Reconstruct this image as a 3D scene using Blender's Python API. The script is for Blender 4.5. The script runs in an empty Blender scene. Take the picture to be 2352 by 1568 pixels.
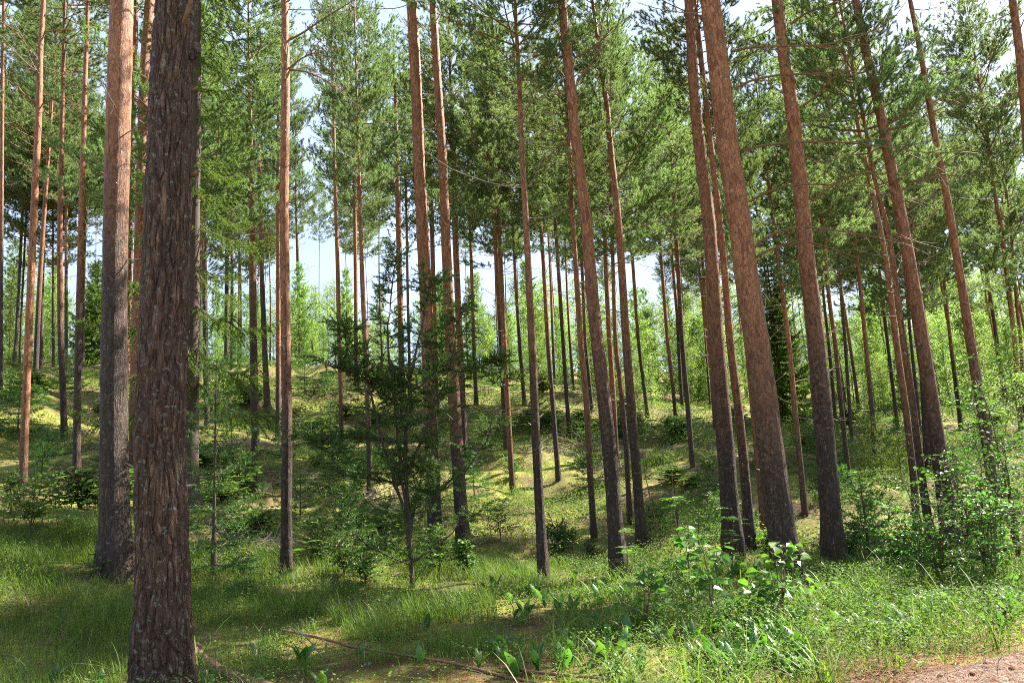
import bpy, math, random
import numpy as np
from mathutils import Vector, Matrix, Quaternion, noise as mnoise

# ------------------------------------------------------------------ camera, sky, sun, exposure
S = bpy.context.scene
COL = S.collection
W0, H0, FPX = 2352.0, 1568.0, 1700.0
PITCH, ROLL, CAMZ = math.radians(9.9), math.radians(3.2), 1.6
R0 = np.array([1.0, 0, 0]); U0 = np.array([0, -math.sin(PITCH), math.cos(PITCH)]); FW = np.array([0, math.cos(PITCH), math.sin(PITCH)])
CR = R0 * math.cos(ROLL) - U0 * math.sin(ROLL)
CU = U0 * math.cos(ROLL) + R0 * math.sin(ROLL)
cam_d = bpy.data.cameras.new("camera"); cam = bpy.data.objects.new("camera", cam_d); COL.objects.link(cam)
cam_d.sensor_width = 36.0; cam_d.lens = 36.0 * FPX / W0; cam_d.clip_start = 0.05; cam_d.clip_end = 3000
m = Matrix.Identity(4)
for i in range(3):
    m[i][0], m[i][1], m[i][2] = CR[i], CU[i], -FW[i]
m[2][3] = CAMZ
cam.matrix_world = m
S.camera = cam

SUN_AZ, SUN_EL = math.radians(60), math.radians(45)
w = bpy.data.worlds.new("World"); S.world = w; w.use_nodes = True
nt = w.node_tree; nt.nodes.clear()
wo = nt.nodes.new("ShaderNodeOutputWorld"); bg = nt.nodes.new("ShaderNodeBackground"); bg.inputs[1].default_value = 0.05
sky = nt.nodes.new("ShaderNodeTexSky"); sky.sky_type = 'NISHITA'; sky.sun_disc = False
sky.sun_elevation = SUN_EL; sky.sun_rotation = SUN_AZ; sky.air_density = 1.0; sky.dust_density = 2.0; sky.ozone_density = 1.0
tc = nt.nodes.new("ShaderNodeTexCoord"); mp = nt.nodes.new("ShaderNodeMapping"); mp.inputs['Scale'].default_value = (1, 1, 3.0)
nz = nt.nodes.new("ShaderNodeTexNoise"); nz.inputs['Scale'].default_value = 2.2; nz.inputs['Detail'].default_value = 6; nz.inputs['Roughness'].default_value = 0.6
cr = nt.nodes.new("ShaderNodeValToRGB"); cr.color_ramp.elements[0].position = 0.36; cr.color_ramp.elements[1].position = 0.62
cr.color_ramp.elements[0].color = (0.55, 0.55, 0.55, 1); cr.color_ramp.elements[1].color = (0.95, 0.95, 0.95, 1)
mx = nt.nodes.new("ShaderNodeMixRGB"); mx.inputs[2].default_value = (4.0, 4.9, 6.6, 1)
L = nt.links.new
L(tc.outputs['Generated'], mp.inputs[0]); L(mp.outputs[0], nz.inputs['Vector']); L(nz.outputs[0], cr.inputs[0])
L(cr.outputs[0], mx.inputs[0]); L(sky.outputs[0], mx.inputs[1]); L(mx.outputs[0], bg.inputs[0]); L(bg.outputs[0], wo.inputs[0])
sd = bpy.data.lights.new("sun", 'SUN'); so = bpy.data.objects.new("sun", sd); COL.objects.link(so)
sd.energy = 5.0; sd.angle = math.radians(0.53); sd.color = (1.0, 0.93, 0.82)
SUN = np.array([math.sin(SUN_AZ) * math.cos(SUN_EL), math.cos(SUN_AZ) * math.cos(SUN_EL), math.sin(SUN_EL)])
so.rotation_euler = Vector(SUN).to_track_quat('Z', 'Y').to_euler(); so.location = (20, 10, 40)
S.view_settings.view_transform = 'Standard'; S.view_settings.look = 'None'; S.view_settings.gamma = 1
S.view_settings.exposure = 2.3
S.render.engine = 'CYCLES'
S.cycles.max_bounces = 6; S.cycles.diffuse_bounces = 4; S.cycles.glossy_bounces = 2; S.cycles.transmission_bounces = 4; S.cycles.transparent_max_bounces = 4
S.cycles.caustics_reflective = False; S.cycles.caustics_refractive = False
S.cycles.sample_clamp_indirect = 4.0
S.cycles.filter_width = 1.0
S.cycles.use_denoising = False

# ------------------------------------------------------------------ helpers
def rng(s): return np.random.default_rng(s)

def hsh(ix, iy, s):
    h = (ix.astype(np.int64) * 374761393 + iy.astype(np.int64) * 668265263 + s * 974711) & 0x7fffffff
    h = ((h ^ (h >> 13)) * 1274126177) & 0x7fffffff
    h = (h ^ (h >> 16))
    return (h & 0xffff) / 65535.0

def vn(x, y, s=0):
    x = np.asarray(x, float); y = np.asarray(y, float)
    ix = np.floor(x); iy = np.floor(y); fx = x - ix; fy = y - iy
    fx = fx * fx * (3 - 2 * fx); fy = fy * fy * (3 - 2 * fy)
    a = hsh(ix, iy, s); b = hsh(ix + 1, iy, s); c = hsh(ix, iy + 1, s); d = hsh(ix + 1, iy + 1, s)
    return (a * (1 - fx) + b * fx) * (1 - fy) + (c * (1 - fx) + d * fx) * fy

def fbm(x, y, s=0, o=4):
    r = 0; a = 0.5; t = 0
    for k in range(o):
        r = r + a * vn(np.asarray(x) * 2 ** k, np.asarray(y) * 2 ** k, s + 17 * k); t += a; a *= 0.5
    return r / t

class MB:
    def __init__(s): s.v = []; s.q = []; s.t = []; s.n = 0; s.qm = []; s.tm = []
    def add(s, V, Q=None, T=None, mi=0):
        V = np.asarray(V, float).reshape(-1, 3)
        if Q is not None and len(Q): s.q.append(np.asarray(Q, int).reshape(-1, 4) + s.n); s.qm.append(np.full(len(s.q[-1]), mi))
        if T is not None and len(T): s.t.append(np.asarray(T, int).reshape(-1, 3) + s.n); s.tm.append(np.full(len(s.t[-1]), mi))
        s.v.append(V); s.n += len(V)
    def mesh(s, name, mats, smooth=False):
        me = bpy.data.meshes.new(name)
        V = np.concatenate(s.v) if s.v else np.zeros((0, 3))
        Q = np.concatenate(s.q) if s.q else np.zeros((0, 4), int)
        T = np.concatenate(s.t) if s.t else np.zeros((0, 3), int)
        mi = np.concatenate(s.qm + s.tm) if (s.qm or s.tm) else np.zeros(0, int)
        me.vertices.add(len(V)); me.vertices.foreach_set("co", V.astype(np.float32).ravel())
        nl = Q.size + T.size
        me.loops.add(nl); me.loops.foreach_set("vertex_index", np.concatenate([Q.ravel(), T.ravel()]).astype(np.int32))
        me.polygons.add(len(Q) + len(T))
        st = np.concatenate([np.arange(len(Q)) * 4, Q.size + np.arange(len(T)) * 3])
        tot = np.concatenate([np.full(len(Q), 4), np.full(len(T), 3)])
        me.polygons.foreach_set("loop_start", st.astype(np.int32))
        me.polygons.foreach_set("loop_total", tot.astype(np.int32))
        me.polygons.foreach_set("material_index", mi.astype(np.int32))
        me.polygons.foreach_set("use_smooth", np.full(len(tot), smooth))
        me.update(calc_edges=True)
        for mt in (mats if isinstance(mats, (list, tuple)) else [mats]): me.materials.append(mt)
        return me

def obj(name, me, parent=None, loc=(0, 0, 0)):
    o = bpy.data.objects.new(name, me); COL.objects.link(o); o.location = loc
    if parent is not None: o.parent = parent
    return o
def tag(o, label=None, cat=None, group=None, kind=None):
    if label: o['label'] = label
    if cat: o['category'] = cat
    if group: o['group'] = group
    if kind: o['kind'] = kind
    return o
def empty(name, loc, rz=0): 
    o = bpy.data.objects.new(name, None); COL.objects.link(o); o.location = loc; o.rotation_euler = (0, 0, rz); o.empty_display_size = 0.2
    return o

def nrm(a): return a / np.maximum(np.linalg.norm(a, axis=-1, keepdims=True), 1e-9)

def tube(mb, P, R, n=6, mi=0, cap=False):
    P = np.asarray(P, float); R = np.asarray(R, float); m_ = len(P)
    T = nrm(np.gradient(P, axis=0))
    a = np.array([0, 0, 1.0]) if abs(T[0][2]) < 0.9 else np.array([1.0, 0, 0])
    A = nrm(np.cross(T, a)); B = np.cross(T, A)
    th = np.arange(n) * 2 * math.pi / n
    V = P[:, None, :] + R[:, None, None] * (np.cos(th)[None, :, None] * A[:, None, :] + np.sin(th)[None, :, None] * B[:, None, :])
    i = np.arange(m_ - 1)[:, None] * n; j = np.arange(n)[None, :]; k = (j + 1) % n
    Q = np.stack([i + j, i + k, i + n + k, i + n + j], -1).reshape(-1, 4)
    V = V.reshape(-1, 3)
    T3 = None
    if cap:
        V = np.vstack([V, P[0], P[-1]]); c0 = m_ * n; c1 = c0 + 1
        jj = np.arange(n); kk = (jj + 1) % n
        T3 = np.vstack([np.stack([kk, jj, np.full(n, c0)], -1), np.stack([jj + (m_ - 1) * n, kk + (m_ - 1) * n, np.full(n, c1)], -1)])
    mb.add(V, Q, T3, mi)

def needles(mb, r, P, D, K=14, L=0.07, w=0.012, seg=0.16, spread=0.8, mi=0):
    n = len(P)
    if n == 0: return
    P = np.repeat(P, K, 0); D = np.repeat(nrm(D), K, 0)
    d = nrm(D * 0.75 + r.normal(size=P.shape) * spread * 0.6)
    b = P + D * (r.random((len(P), 1)) * seg)
    l = L * (0.7 + 0.6 * r.random((len(P), 1)))
    s = nrm(np.cross(d, r.normal(size=P.shape))) * w * 0.5
    V = np.stack([b - s, b + s, b + d * l], 1).reshape(-1, 3)
    mb.add(V, None, np.arange(len(V)).reshape(-1, 3), mi)

def leaves(mb, P, D, N, Ln, Wd, fold=0.15, droop=0.1, mi=0):
    """6-vertex folded leaves: P base, D direction, N rough normal"""
    P = np.asarray(P, float); D = nrm(np.asarray(D, float)); N = np.asarray(N, float)
    Sx = nrm(np.cross(D, N)); N = np.cross(Sx, D)
    Ln = np.broadcast_to(np.asarray(Ln, float).reshape(-1, 1), (len(P), 1)); Wd = np.broadcast_to(np.asarray(Wd, float).reshape(-1, 1), (len(P), 1))
    tip = P + D * Ln - N * Ln * droop
    a1 = P + D * Ln * 0.3 + N * Wd * fold; a2 = P + D * Ln * 0.68 + N * Wd * (fold - droop * 0.5)
    V = np.stack([P, a1 + Sx * Wd * .5, a2 + Sx * Wd * .42, tip, a2 - Sx * Wd * .42, a1 - Sx * Wd * .5], 1).reshape(-1, 3)
    b = np.arange(len(P))[:, None] * 6
    Q = np.concatenate([b + np.array([0, 1, 2, 3]), b + np.array([0, 3, 4, 5])], 0)
    mb.add(V, Q, None, mi)

def quads(mb, P, D, N, Ln, Wd, mi=0):
    """cheap rhombic leaves"""
    D = nrm(D); Sx = nrm(np.cross(D, N))
    Ln = np.broadcast_to(np.asarray(Ln, float).reshape(-1, 1), (len(P), 1)); Wd = np.broadcast_to(np.asarray(Wd, float).reshape(-1, 1), (len(P), 1))
    m_ = P + D * Ln * .5
    V = np.stack([P, m_ + Sx * Wd * .5, P + D * Ln, m_ - Sx * Wd * .5], 1).reshape(-1, 3)
    mb.add(V, np.arange(len(V)).reshape(-1, 4), None, mi)

def rdir(r, n, zmin=-1.0, zmax=1.0):
    z = zmin + (zmax - zmin) * r.random(n); a = r.random(n) * 2 * math.pi; s = np.sqrt(np.maximum(0, 1 - z * z))
    return np.stack([s * np.cos(a), s * np.sin(a), z], -1)

# ------------------------------------------------------------------ terrain (heights fitted to the slope the photograph shows)
def ray(u, v):
    return FW * FPX + CR * (u - W0 / 2) + CU * (H0 / 2 - v)
def az_of(u, v):
    d = ray(u, v); return math.atan2(d[0], d[1])
CTRL = {  # image column -> (distance, image row of the ground there)
    0:    [(6, None), (9, None), (11.5, 1330), (14, 1235), (18, 1138), (25, 1020), (33, 912), (43, 838), (50, 836), (60, 842), (85, 850), (140, 850)],
    450:  [(6, None), (9, None), (11.8, 1335), (14, 1270), (18, 1180), (25, 1060), (33, 960), (43, 850), (50, 838), (60, 842), (85, 855), (140, 850)],
    900:  [(6, None), (9, None), (12.5, 1335), (15, 1270), (20, 1185), (27, 1085), (34, 985), (43, 890), (50, 852), (60, 850), (85, 858), (140, 850)],
    1300: [(6, None), (9, None), (13, 1325), (16, 1270), (21, 1190), (27, 1095), (34, 990), (42, 930), (52, 880), (64, 868), (85, 875), (140, 850)],
    1750: [(6, None), (9, None), (13, 1312), (16, 1262), (20, 1185), (26, 1090), (34, 1010), (44, 965), (54, 935), (66, 922), (90, 905), (140, 850)],
    2352: [(6, None), (9, None), (13, 1285), (16, 1250), (20, 1185), (26, 1095), (34, 1020), (44, 975), (54, 945), (66, 930), (90, 905), (140, 850)],
}
def z_for(az, D, v):
    lo, hi = -5.0, 60.0
    for _ in range(50):
        z = (lo + hi) / 2; p = np.array([D * math.sin(az), D * math.cos(az), z - CAMZ])
        vv = H0 / 2 - FPX * p.dot(CU) / p.dot(FW)
        if vv > v: lo = z
        else: hi = z
    return z
_az = []; _tab = []
DG = np.concatenate([np.arange(0, 60, 0.5), np.arange(60, 420, 5.0)])
for uc, lst in CTRL.items():
    az = az_of(uc, 1150); ds = [0.0]; zs = [0.0]
    for D, v in lst:
        ds.append(D); zs.append((-0.02 if D < 7 else -0.06) if v is None else z_for(az, D, v))
    ds += [420.0]; zs += [zs[-1] + 4]
    zi = np.interp(DG, ds, zs)
    k = np.array([1, 2, 3, 4, 3, 2, 1.0]); k /= k.sum()
    zz = np.convolve(np.pad(zi, 3, mode='edge'), k, mode='valid'); zi[14:118] = zz[14:118]
    _az.append(az); _tab.append(zi)
AZG = np.linspace(_az[0], _az[-1], 80)
TAB = np.zeros((80, len(DG)))
_t = np.array(_tab)
for j in range(len(DG)): TAB[:, j] = np.interp(AZG, _az, _t[:, j])
kk = np.ones(9) / 9
for j in range(len(DG)): TAB[:, j] = np.convolve(np.pad(TAB[:, j], 4, mode='edge'), kk, mode='valid')
def base_h(x, y):
    x = np.asarray(x, float); y = np.asarray(y, float)
    az = np.arctan2(x, y); D = np.hypot(x, y)
    fade = np.clip((math.radians(110) - np.abs(az)) / math.radians(60), 0, 1); fade = fade * fade * (3 - 2 * fade)
    a = np.clip((az - AZG[0]) / (AZG[-1] - AZG[0]) * 79, 0, 78.999); ia = a.astype(int); fa = a - ia
    jd = np.clip(np.interp(D, DG, np.arange(len(DG))), 0, len(DG) - 1.001); ij = jd.astype(int); fj = jd - ij
    z = (TAB[ia, ij] * (1 - fa) + TAB[ia + 1, ij] * fa) * (1 - fj) + (TAB[ia, ij + 1] * (1 - fa) + TAB[ia + 1, ij + 1] * fa) * fj
    return z * fade
def height(x, y):
    D = np.hypot(x, y)
    amp = np.clip((D - 4) / 12, 0.08, 1)
    return base_h(x, y) + amp * ((fbm(np.asarray(x) / 1.9, np.asarray(y) / 1.9, 3, 3) - .5) * 0.85 + (fbm(np.asarray(x) / 6, np.asarray(y) / 6, 9, 2) - .5) * 0.8)
def hit(u, v, dmin=3.0):
    d = ray(u, v); d = d / math.hypot(d[0], d[1])
    t = np.concatenate([np.arange(dmin, 70, 0.05), np.arange(70, 200, 0.5)])
    x = d[0] * t; y = d[1] * t; z = CAMZ + d[2] * t; g = height(x, y)
    b = np.nonzero(z <= g)[0]
    i = b[0] if len(b) else int(np.argmin(z - g))
    return np.array([x[i], y[i], g[i]]), t[i]
def at_plane(u, v, D):
    """point on the ray (u,v) at camera depth such that its forward horizontal distance matches D along the view direction FW projection"""
    d = ray(u, v); return np.array([0, 0, CAMZ]) + d / d.dot(np.array([0, 1.0, 0])) * D

# ------------------------------------------------------------------ materials
def newmat(name):
    mt = bpy.data.materials.new(name); mt.use_nodes = True; nt = mt.node_tree; nt.nodes.clear()
    out = nt.nodes.new("ShaderNodeOutputMaterial"); return mt, nt, out
class NB:
    def __init__(s, nt): s.nt = nt
    def n(s, t, **k):
        nd = s.nt.nodes.new(t)
        for a, b in k.items():
            if a in nd.inputs: nd.inputs[a].default_value = b
            else: setattr(nd, a, b)
        return nd
    def l(s, a, b): s.nt.links.new(a, b)
    def ramp(s, fac, stops, interp='LINEAR'):
        c = s.nt.nodes.new("ShaderNodeValToRGB"); c.color_ramp.interpolation = interp
        el = c.color_ramp.elements
        while len(el) < len(stops): el.new(0.5)
        for e, (p, col) in zip(el, stops): e.position = p; e.color = (*col, 1)
        s.l(fac, c.inputs[0]); return c.outputs[0]
    def mix(s, f, a, b, mode='MIX'):
        x = s.nt.nodes.new("ShaderNodeMixRGB"); x.blend_type = mode
        for i, q in enumerate((f, a, b)):
            if hasattr(q, 'node'): s.l(q, x.inputs[i])
            else: x.inputs[i].default_value = q if i == 0 else (*q, 1)
        return x.outputs[0]
    def math(s, op, a, b=0.0, c=0.0, clamp=False):
        x = s.nt.nodes.new("ShaderNodeMath"); x.operation = op; x.use_clamp = clamp
        for i, q in enumerate((a, b, c)):
            if hasattr(q, 'node'): s.l(q, x.inputs[i])
            else: x.inputs[i].default_value = q
        return x.outputs[0]

def leafmat(name, c1, c2, trans=0.4, rough=0.55, spec=0.25, c3=None, tcol=None, obvar=0.25, nscale=0.6):
    mt, nt, out = newmat(name); b = NB(nt)
    geo = b.n("ShaderNodeNewGeometry"); oi = b.n("ShaderNodeObjectInfo"); tc = b.n("ShaderNodeTexCoord")
    nz = b.n("ShaderNodeTexNoise", Scale=nscale, Detail=2.0); b.l(geo.outputs['Position'], nz.inputs['Vector'])
    f = b.math('ADD', b.math('MULTIPLY', geo.outputs['Random Per Island'], 0.7), b.math('MULTIPLY', b.math('SUBTRACT', nz.outputs[0], 0.35), 0.9), clamp=True)
    stops = [(0.0, c1), (1.0, c2)] if c3 is None else [(0.0, c1), (0.6, c2), (0.93, c2), (1.0, c3)]
    col = b.ramp(f, stops)
    hs = b.n("ShaderNodeHueSaturation"); b.l(col, hs.inputs['Color'])
    b.l(b.math('ADD', b.math('MULTIPLY', oi.outputs['Random'], obvar), 1 - obvar / 2), hs.inputs['Value'])
    b.l(b.math('ADD', b.math('MULTIPLY', oi.outputs['Random'], 0.03), 0.485), hs.inputs['Hue'])
    pr = b.n("ShaderNodeBsdfPrincipled", Roughness=rough); pr.inputs['Specular IOR Level'].default_value = spec
    b.l(hs.outputs[0], pr.inputs['Base Color'])
    tr = b.n("ShaderNodeBsdfTranslucent")
    b.l(b.mix(1.0, hs.outputs[0], tcol or (1.5, 1.7, 0.6), 'MULTIPLY'), tr.inputs[0])
    ms = b.n("ShaderNodeMixShader"); ms.inputs[0].default_value = trans
    b.l(pr.outputs[0], ms.inputs[1]); b.l(tr.outputs[0], ms.inputs[2]); b.l(ms.outputs[0], out.inputs[0])
    return mt

def barkmat(name, low_a, low_b, up_a, up_b, lichen=0.25, scale=1.0, bump=1.0, hmix=True, crack=(0.018, 0.013, 0.01)):
    mt, nt, out = newmat(name); b = NB(nt)
    tc = b.n("ShaderNodeTexCoord"); oi = b.n("ShaderNodeObjectInfo")
    mp = b.n("ShaderNodeMapping"); mp.inputs['Scale'].default_value = (1, 1, 0.3); b.l(tc.outputs['Object'], mp.inputs[0])
    wn = b.n("ShaderNodeTexNoise", Scale=9.0 * scale, Detail=3.0); b.l(mp.outputs[0], wn.inputs['Vector'])
    add = b.n("ShaderNodeVectorMath", operation='MULTIPLY_ADD'); b.l(wn.outputs['Color'], add.inputs[0]); add.inputs[1].default_value = (0.07 / scale,) * 3; b.l(mp.outputs[0], add.inputs[2])
    vo = b.n("ShaderNodeTexVoronoi", feature='DISTANCE_TO_EDGE', Scale=24.0 * scale); b.l(add.outputs[0], vo.inputs['Vector'])
    vc = b.n("ShaderNodeTexVoronoi", feature='F1', Scale=24.0 * scale); b.l(add.outputs[0], vc.inputs['Vector'])
    fl = b.n("ShaderNodeTexNoise", Scale=60.0 * scale, Detail=4.0, Roughness=0.65); b.l(tc.outputs['Object'], fl.inputs['Vector'])
    fl2 = b.n("ShaderNodeTexNoise", Scale=18.0, Detail=3.0, Roughness=0.6); b.l(tc.outputs['Object'], fl2.inputs['Vector'])
    mp2 = b.n("ShaderNodeMapping"); mp2.inputs['Scale'].default_value = (1, 1, 0.11); b.l(tc.outputs['Object'], mp2.inputs[0])
    fu = b.n("ShaderNodeTexNoise", Scale=30.0 * scale, Detail=4.0, Roughness=0.6, Distortion=0.3); b.l(mp2.outputs[0], fu.inputs['Vector'])
    ridge = b.math('MULTIPLY', b.math('ABSOLUTE', b.math('SUBTRACT', fu.outputs[0], 0.5)), 6.0, clamp=True)
    vsoft = b.math('MULTIPLY', vo.outputs['Distance'], b.math('ADD', b.math('MULTIPLY', wn.outputs[0], 14.0), -1.0), clamp=True)
    cell = b.ramp(vsoft, [(0.0, (.0, .0, .0)), (0.55, (1, 1, 1))])
    crk = b.math('MULTIPLY', b.math('ADD', b.math('MULTIPLY', cell, 0.6), 0.4), b.math('ADD', b.math('MULTIPLY', ridge, 0.75), 0.25))
    rnd = b.math('MULTIPLY', b.math('ADD', b.math('MULTIPLY', vc.outputs['Color'], .6), b.math('ADD', b.math('MULTIPLY', fl.outputs[0], .9), b.math('MULTIPLY', fu.outputs[0], .5))), 0.55)
    low = b.mix(b.ramp(rnd, [(.3, (0, 0, 0)), (.75, (1, 1, 1))]), low_a, low_b)
    low = b.mix(crk, crack, low)
    lich = b.ramp(b.math('MULTIPLY', fl2.outputs[0], b.math('ADD', fl.outputs[0], 0.5)), [(0.60, (0, 0, 0)), (0.68, (1, 1, 1))])
    low = b.mix(b.math('MULTIPLY', lich, lichen), low, (0.20, 0.21, 0.16))
    flk = b.n("ShaderNodeTexVoronoi", feature='DISTANCE_TO_EDGE', Scale=27.0); b.l(add.outputs[0], flk.inputs['Vector'])
    flc = b.n("ShaderNodeTexVoronoi", feature='F1', Scale=27.0); b.l(add.outputs[0], flc.inputs['Vector'])
    up = b.mix(b.ramp(b.math('ADD', b.math('MULTIPLY', flc.outputs['Color'], 0.5), b.math('MULTIPLY', fl.outputs[0], 0.5)), [(0.25, (0, 0, 0)), (0.75, (1, 1, 1))]), up_a, up_b)
    up = b.mix(b.ramp(flk.outputs['Distance'], [(0.0, (.1, .1, .1)), (0.07, (1, 1, 1))]), (up_a[0] * .45, up_a[1] * .45, up_a[2] * .45), up)
    grey = b.ramp(b.math('ADD', b.math('MULTIPLY', fl2.outputs[0], .6), b.math('MULTIPLY', flc.outputs['Color'], .4)), [(0.58, (0, 0, 0)), (0.66, (.7, .7, .7))])
    up = b.mix(grey, up, (0.09, 0.058, 0.045))
    if hmix:
        at = b.n("ShaderNodeAttribute", attribute_type='OBJECT', attribute_name='bark_h')
        sp = b.n("ShaderNodeSeparateXYZ"); b.l(tc.outputs['Object'], sp.inputs[0])
        h = b.math('SUBTRACT', sp.outputs['Z'], at.outputs['Fac'])
        h = b.math('ADD', b.math('MULTIPLY', h, 0.33), b.math('MULTIPLY', b.math('SUBTRACT', fl2.outputs[0], 0.5), 1.6))
        hf = b.math('ADD', h, 0.5, clamp=True)
        col = b.mix(hf, low, up)
        bs = b.math('SUBTRACT', 1.0, b.math('MULTIPLY', hf, 0.55))
    else:
        col = low; bs = 1.0
    hs = b.n("ShaderNodeHueSaturation"); b.l(col, hs.inputs['Color']); b.l(b.math('ADD', b.math('MULTIPLY', oi.outputs['Random'], 0.35), 0.85), hs.inputs['Value'])
    hh = b.math('ADD', b.math('MULTIPLY', crk, 0.8), b.math('MULTIPLY', fl.outputs[0], 0.6))
    hh = b.math('ADD', hh, b.math('MULTIPLY', flc.outputs['Color'], 0.25))
    bp = b.n("ShaderNodeBump", Distance=0.03 * bump); b.l(hh, bp.inputs['Height'])
    if hmix: b.l(b.math('MULTIPLY', bs, 0.9), bp.inputs['Strength'])
    pr = b.n("ShaderNodeBsdfPrincipled", Roughness=0.62); pr.inputs['Specular IOR Level'].default_value = 0.3
    b.l(hs.outputs[0], pr.inputs['Base Color']); b.l(bp.outputs[0], pr.inputs['Normal']); b.l(pr.outputs[0], out.inputs[0])
    return mt

def plainmat(name, a, c, scale=20, rough=0.8, bump=0.3, stretch=(1, 1, 1)):
    mt, nt, out = newmat(name); b = NB(nt)
    tc = b.n("ShaderNodeTexCoord"); mp = b.n("ShaderNodeMapping"); mp.inputs['Scale'].default_value = stretch; b.l(tc.outputs['Object'], mp.inputs[0])
    nz = b.n("ShaderNodeTexNoise", Scale=float(scale), Detail=5.0, Roughness=0.65); b.l(mp.outputs[0], nz.inputs['Vector'])
    col = b.ramp(nz.outputs[0], [(0.3, a), (0.7, c)])
    bp = b.n("ShaderNodeBump", Distance=0.01, Strength=bump); b.l(nz.outputs[0], bp.inputs['Height'])
    pr = b.n("ShaderNodeBsdfPrincipled", Roughness=rough); pr.inputs['Specular IOR Level'].default_value = 0.3
    b.l(col, pr.inputs['Base Color']); b.l(bp.outputs[0], pr.inputs['Normal']); b.l(pr.outputs[0], out.inputs[0]); return mt

M = {}
M['pine_bark'] = barkmat("pine_bark", (0.045, 0.028, 0.020), (0.15, 0.092, 0.066), (0.13, 0.042, 0.018), (0.47, 0.205, 0.09), lichen=0.5)
M['big_bark'] = barkmat("old_pine_bark", (0.065, 0.032, 0.021), (0.24, 0.135, 0.09), (0.2, 0.1, 0.05), (0.3, 0.2, 0.1), lichen=0.75, hmix=False, scale=0.62, bump=0.9, crack=(0.022, 0.013, 0.01))
M['twig'] = plainmat("twig_bark", (0.07, 0.045, 0.03), (0.19, 0.12, 0.075), 30)
M['limb'] = plainmat("limb_bark", (0.10, 0.06, 0.035), (0.26, 0.14, 0.07), 25)
M['dead'] = plainmat("dead_wood", (0.12, 0.09, 0.065), (0.34, 0.28, 0.23), 25)
M['slash'] = plainmat("weathered_branch_wood", (0.14, 0.09, 0.065), (0.42, 0.33, 0.27), 9)
M['birch'] = barkmat("birch_bark", (0.35, 0.33, 0.28), (0.62, 0.6, 0.55), (0.3, 0.2, 0.1), (0.3, 0.2, 0.1), lichen=0.2, hmix=False, scale=0.35, bump=0.2, crack=(0.05, 0.04, 0.035))
M['sprucebark'] = plainmat("spruce_bark", (0.032, 0.022, 0.016), (0.10, 0.07, 0.052), 40)
M['needle'] = leafmat("pine_needles", (0.098, 0.145, 0.075), (0.20, 0.255, 0.13), trans=0.52, rough=0.5, spec=0.25, tcol=(1.5, 1.65, 0.8))
M['needle_y'] = leafmat("young_pine_needles", (0.13, 0.20, 0.085), (0.23, 0.31, 0.13), trans=0.55, spec=0.3)
M['spruce'] = leafmat("spruce_needles", (0.050, 0.085, 0.020), (0.13, 0.19, 0.04), trans=0.45)
M['spruce_s'] = leafmat("spruce_sapling_needles", (0.035, 0.085, 0.025), (0.10, 0.19, 0.05), trans=0.35)
M['juniper'] = leafmat("juniper_needles", (0.035, 0.075, 0.026), (0.095, 0.16, 0.05), trans=0.35, c3=(0.13, 0.11, 0.04))
M['birchleaf'] = leafmat("birch_leaves", (0.13, 0.22, 0.06), (0.26, 0.35, 0.11), trans=0.55, tcol=(1.35, 1.45, 0.7), spec=0.4)
M['aspen'] = leafmat("sapling_leaves", (0.05, 0.14, 0.025), (0.12, 0.25, 0.045), trans=0.42, rough=0.36, spec=0.5)
M['shrub'] = leafmat("bush_leaves", (0.030, 0.082, 0.018), (0.085, 0.17, 0.03), trans=0.42, rough=0.45, spec=0.3)
M['rowan'] = leafmat("rowan_leaves", (0.05, 0.14, 0.025), (0.11, 0.23, 0.04), trans=0.42, rough=0.45)
M['bilberry'] = leafmat("bilberry_leaves", (0.036, 0.078, 0.018), (0.12, 0.185, 0.045), trans=0.36, rough=0.6, spec=0.12, c3=(0.25, 0.16, 0.05), nscale=1.2)
M['grass'] = leafmat("grass_blades", (0.038, 0.080, 0.014), (0.135, 0.195, 0.036), trans=0.38, rough=0.5, c3=(0.36, 0.28, 0.12), nscale=0.9)
M['straw'] = plainmat("dry_grass_straw", (0.30, 0.20, 0.09), (0.5, 0.36, 0.18), 8)
M['lily'] = leafmat("lily_leaves", (0.038, 0.10, 0.024), (0.10, 0.205, 0.045), trans=0.4, rough=0.42, spec=0.45)
M['brownleaf'] = leafmat("brown_needles", (0.16, 0.06, 0.02), (0.30, 0.13, 0.05), trans=0.2)
M['stone'] = plainmat("grey_stone", (0.10, 0.105, 0.11), (0.26, 0.27, 0.28), 12)
M['stump'] = plainmat("sawn_wood", (0.30, 0.22, 0.12), (0.5, 0.40, 0.25), 14)
M['cone'] = plainmat("cone_scales", (0.05, 0.03, 0.02), (0.13, 0.08, 0.05), 60)

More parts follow.
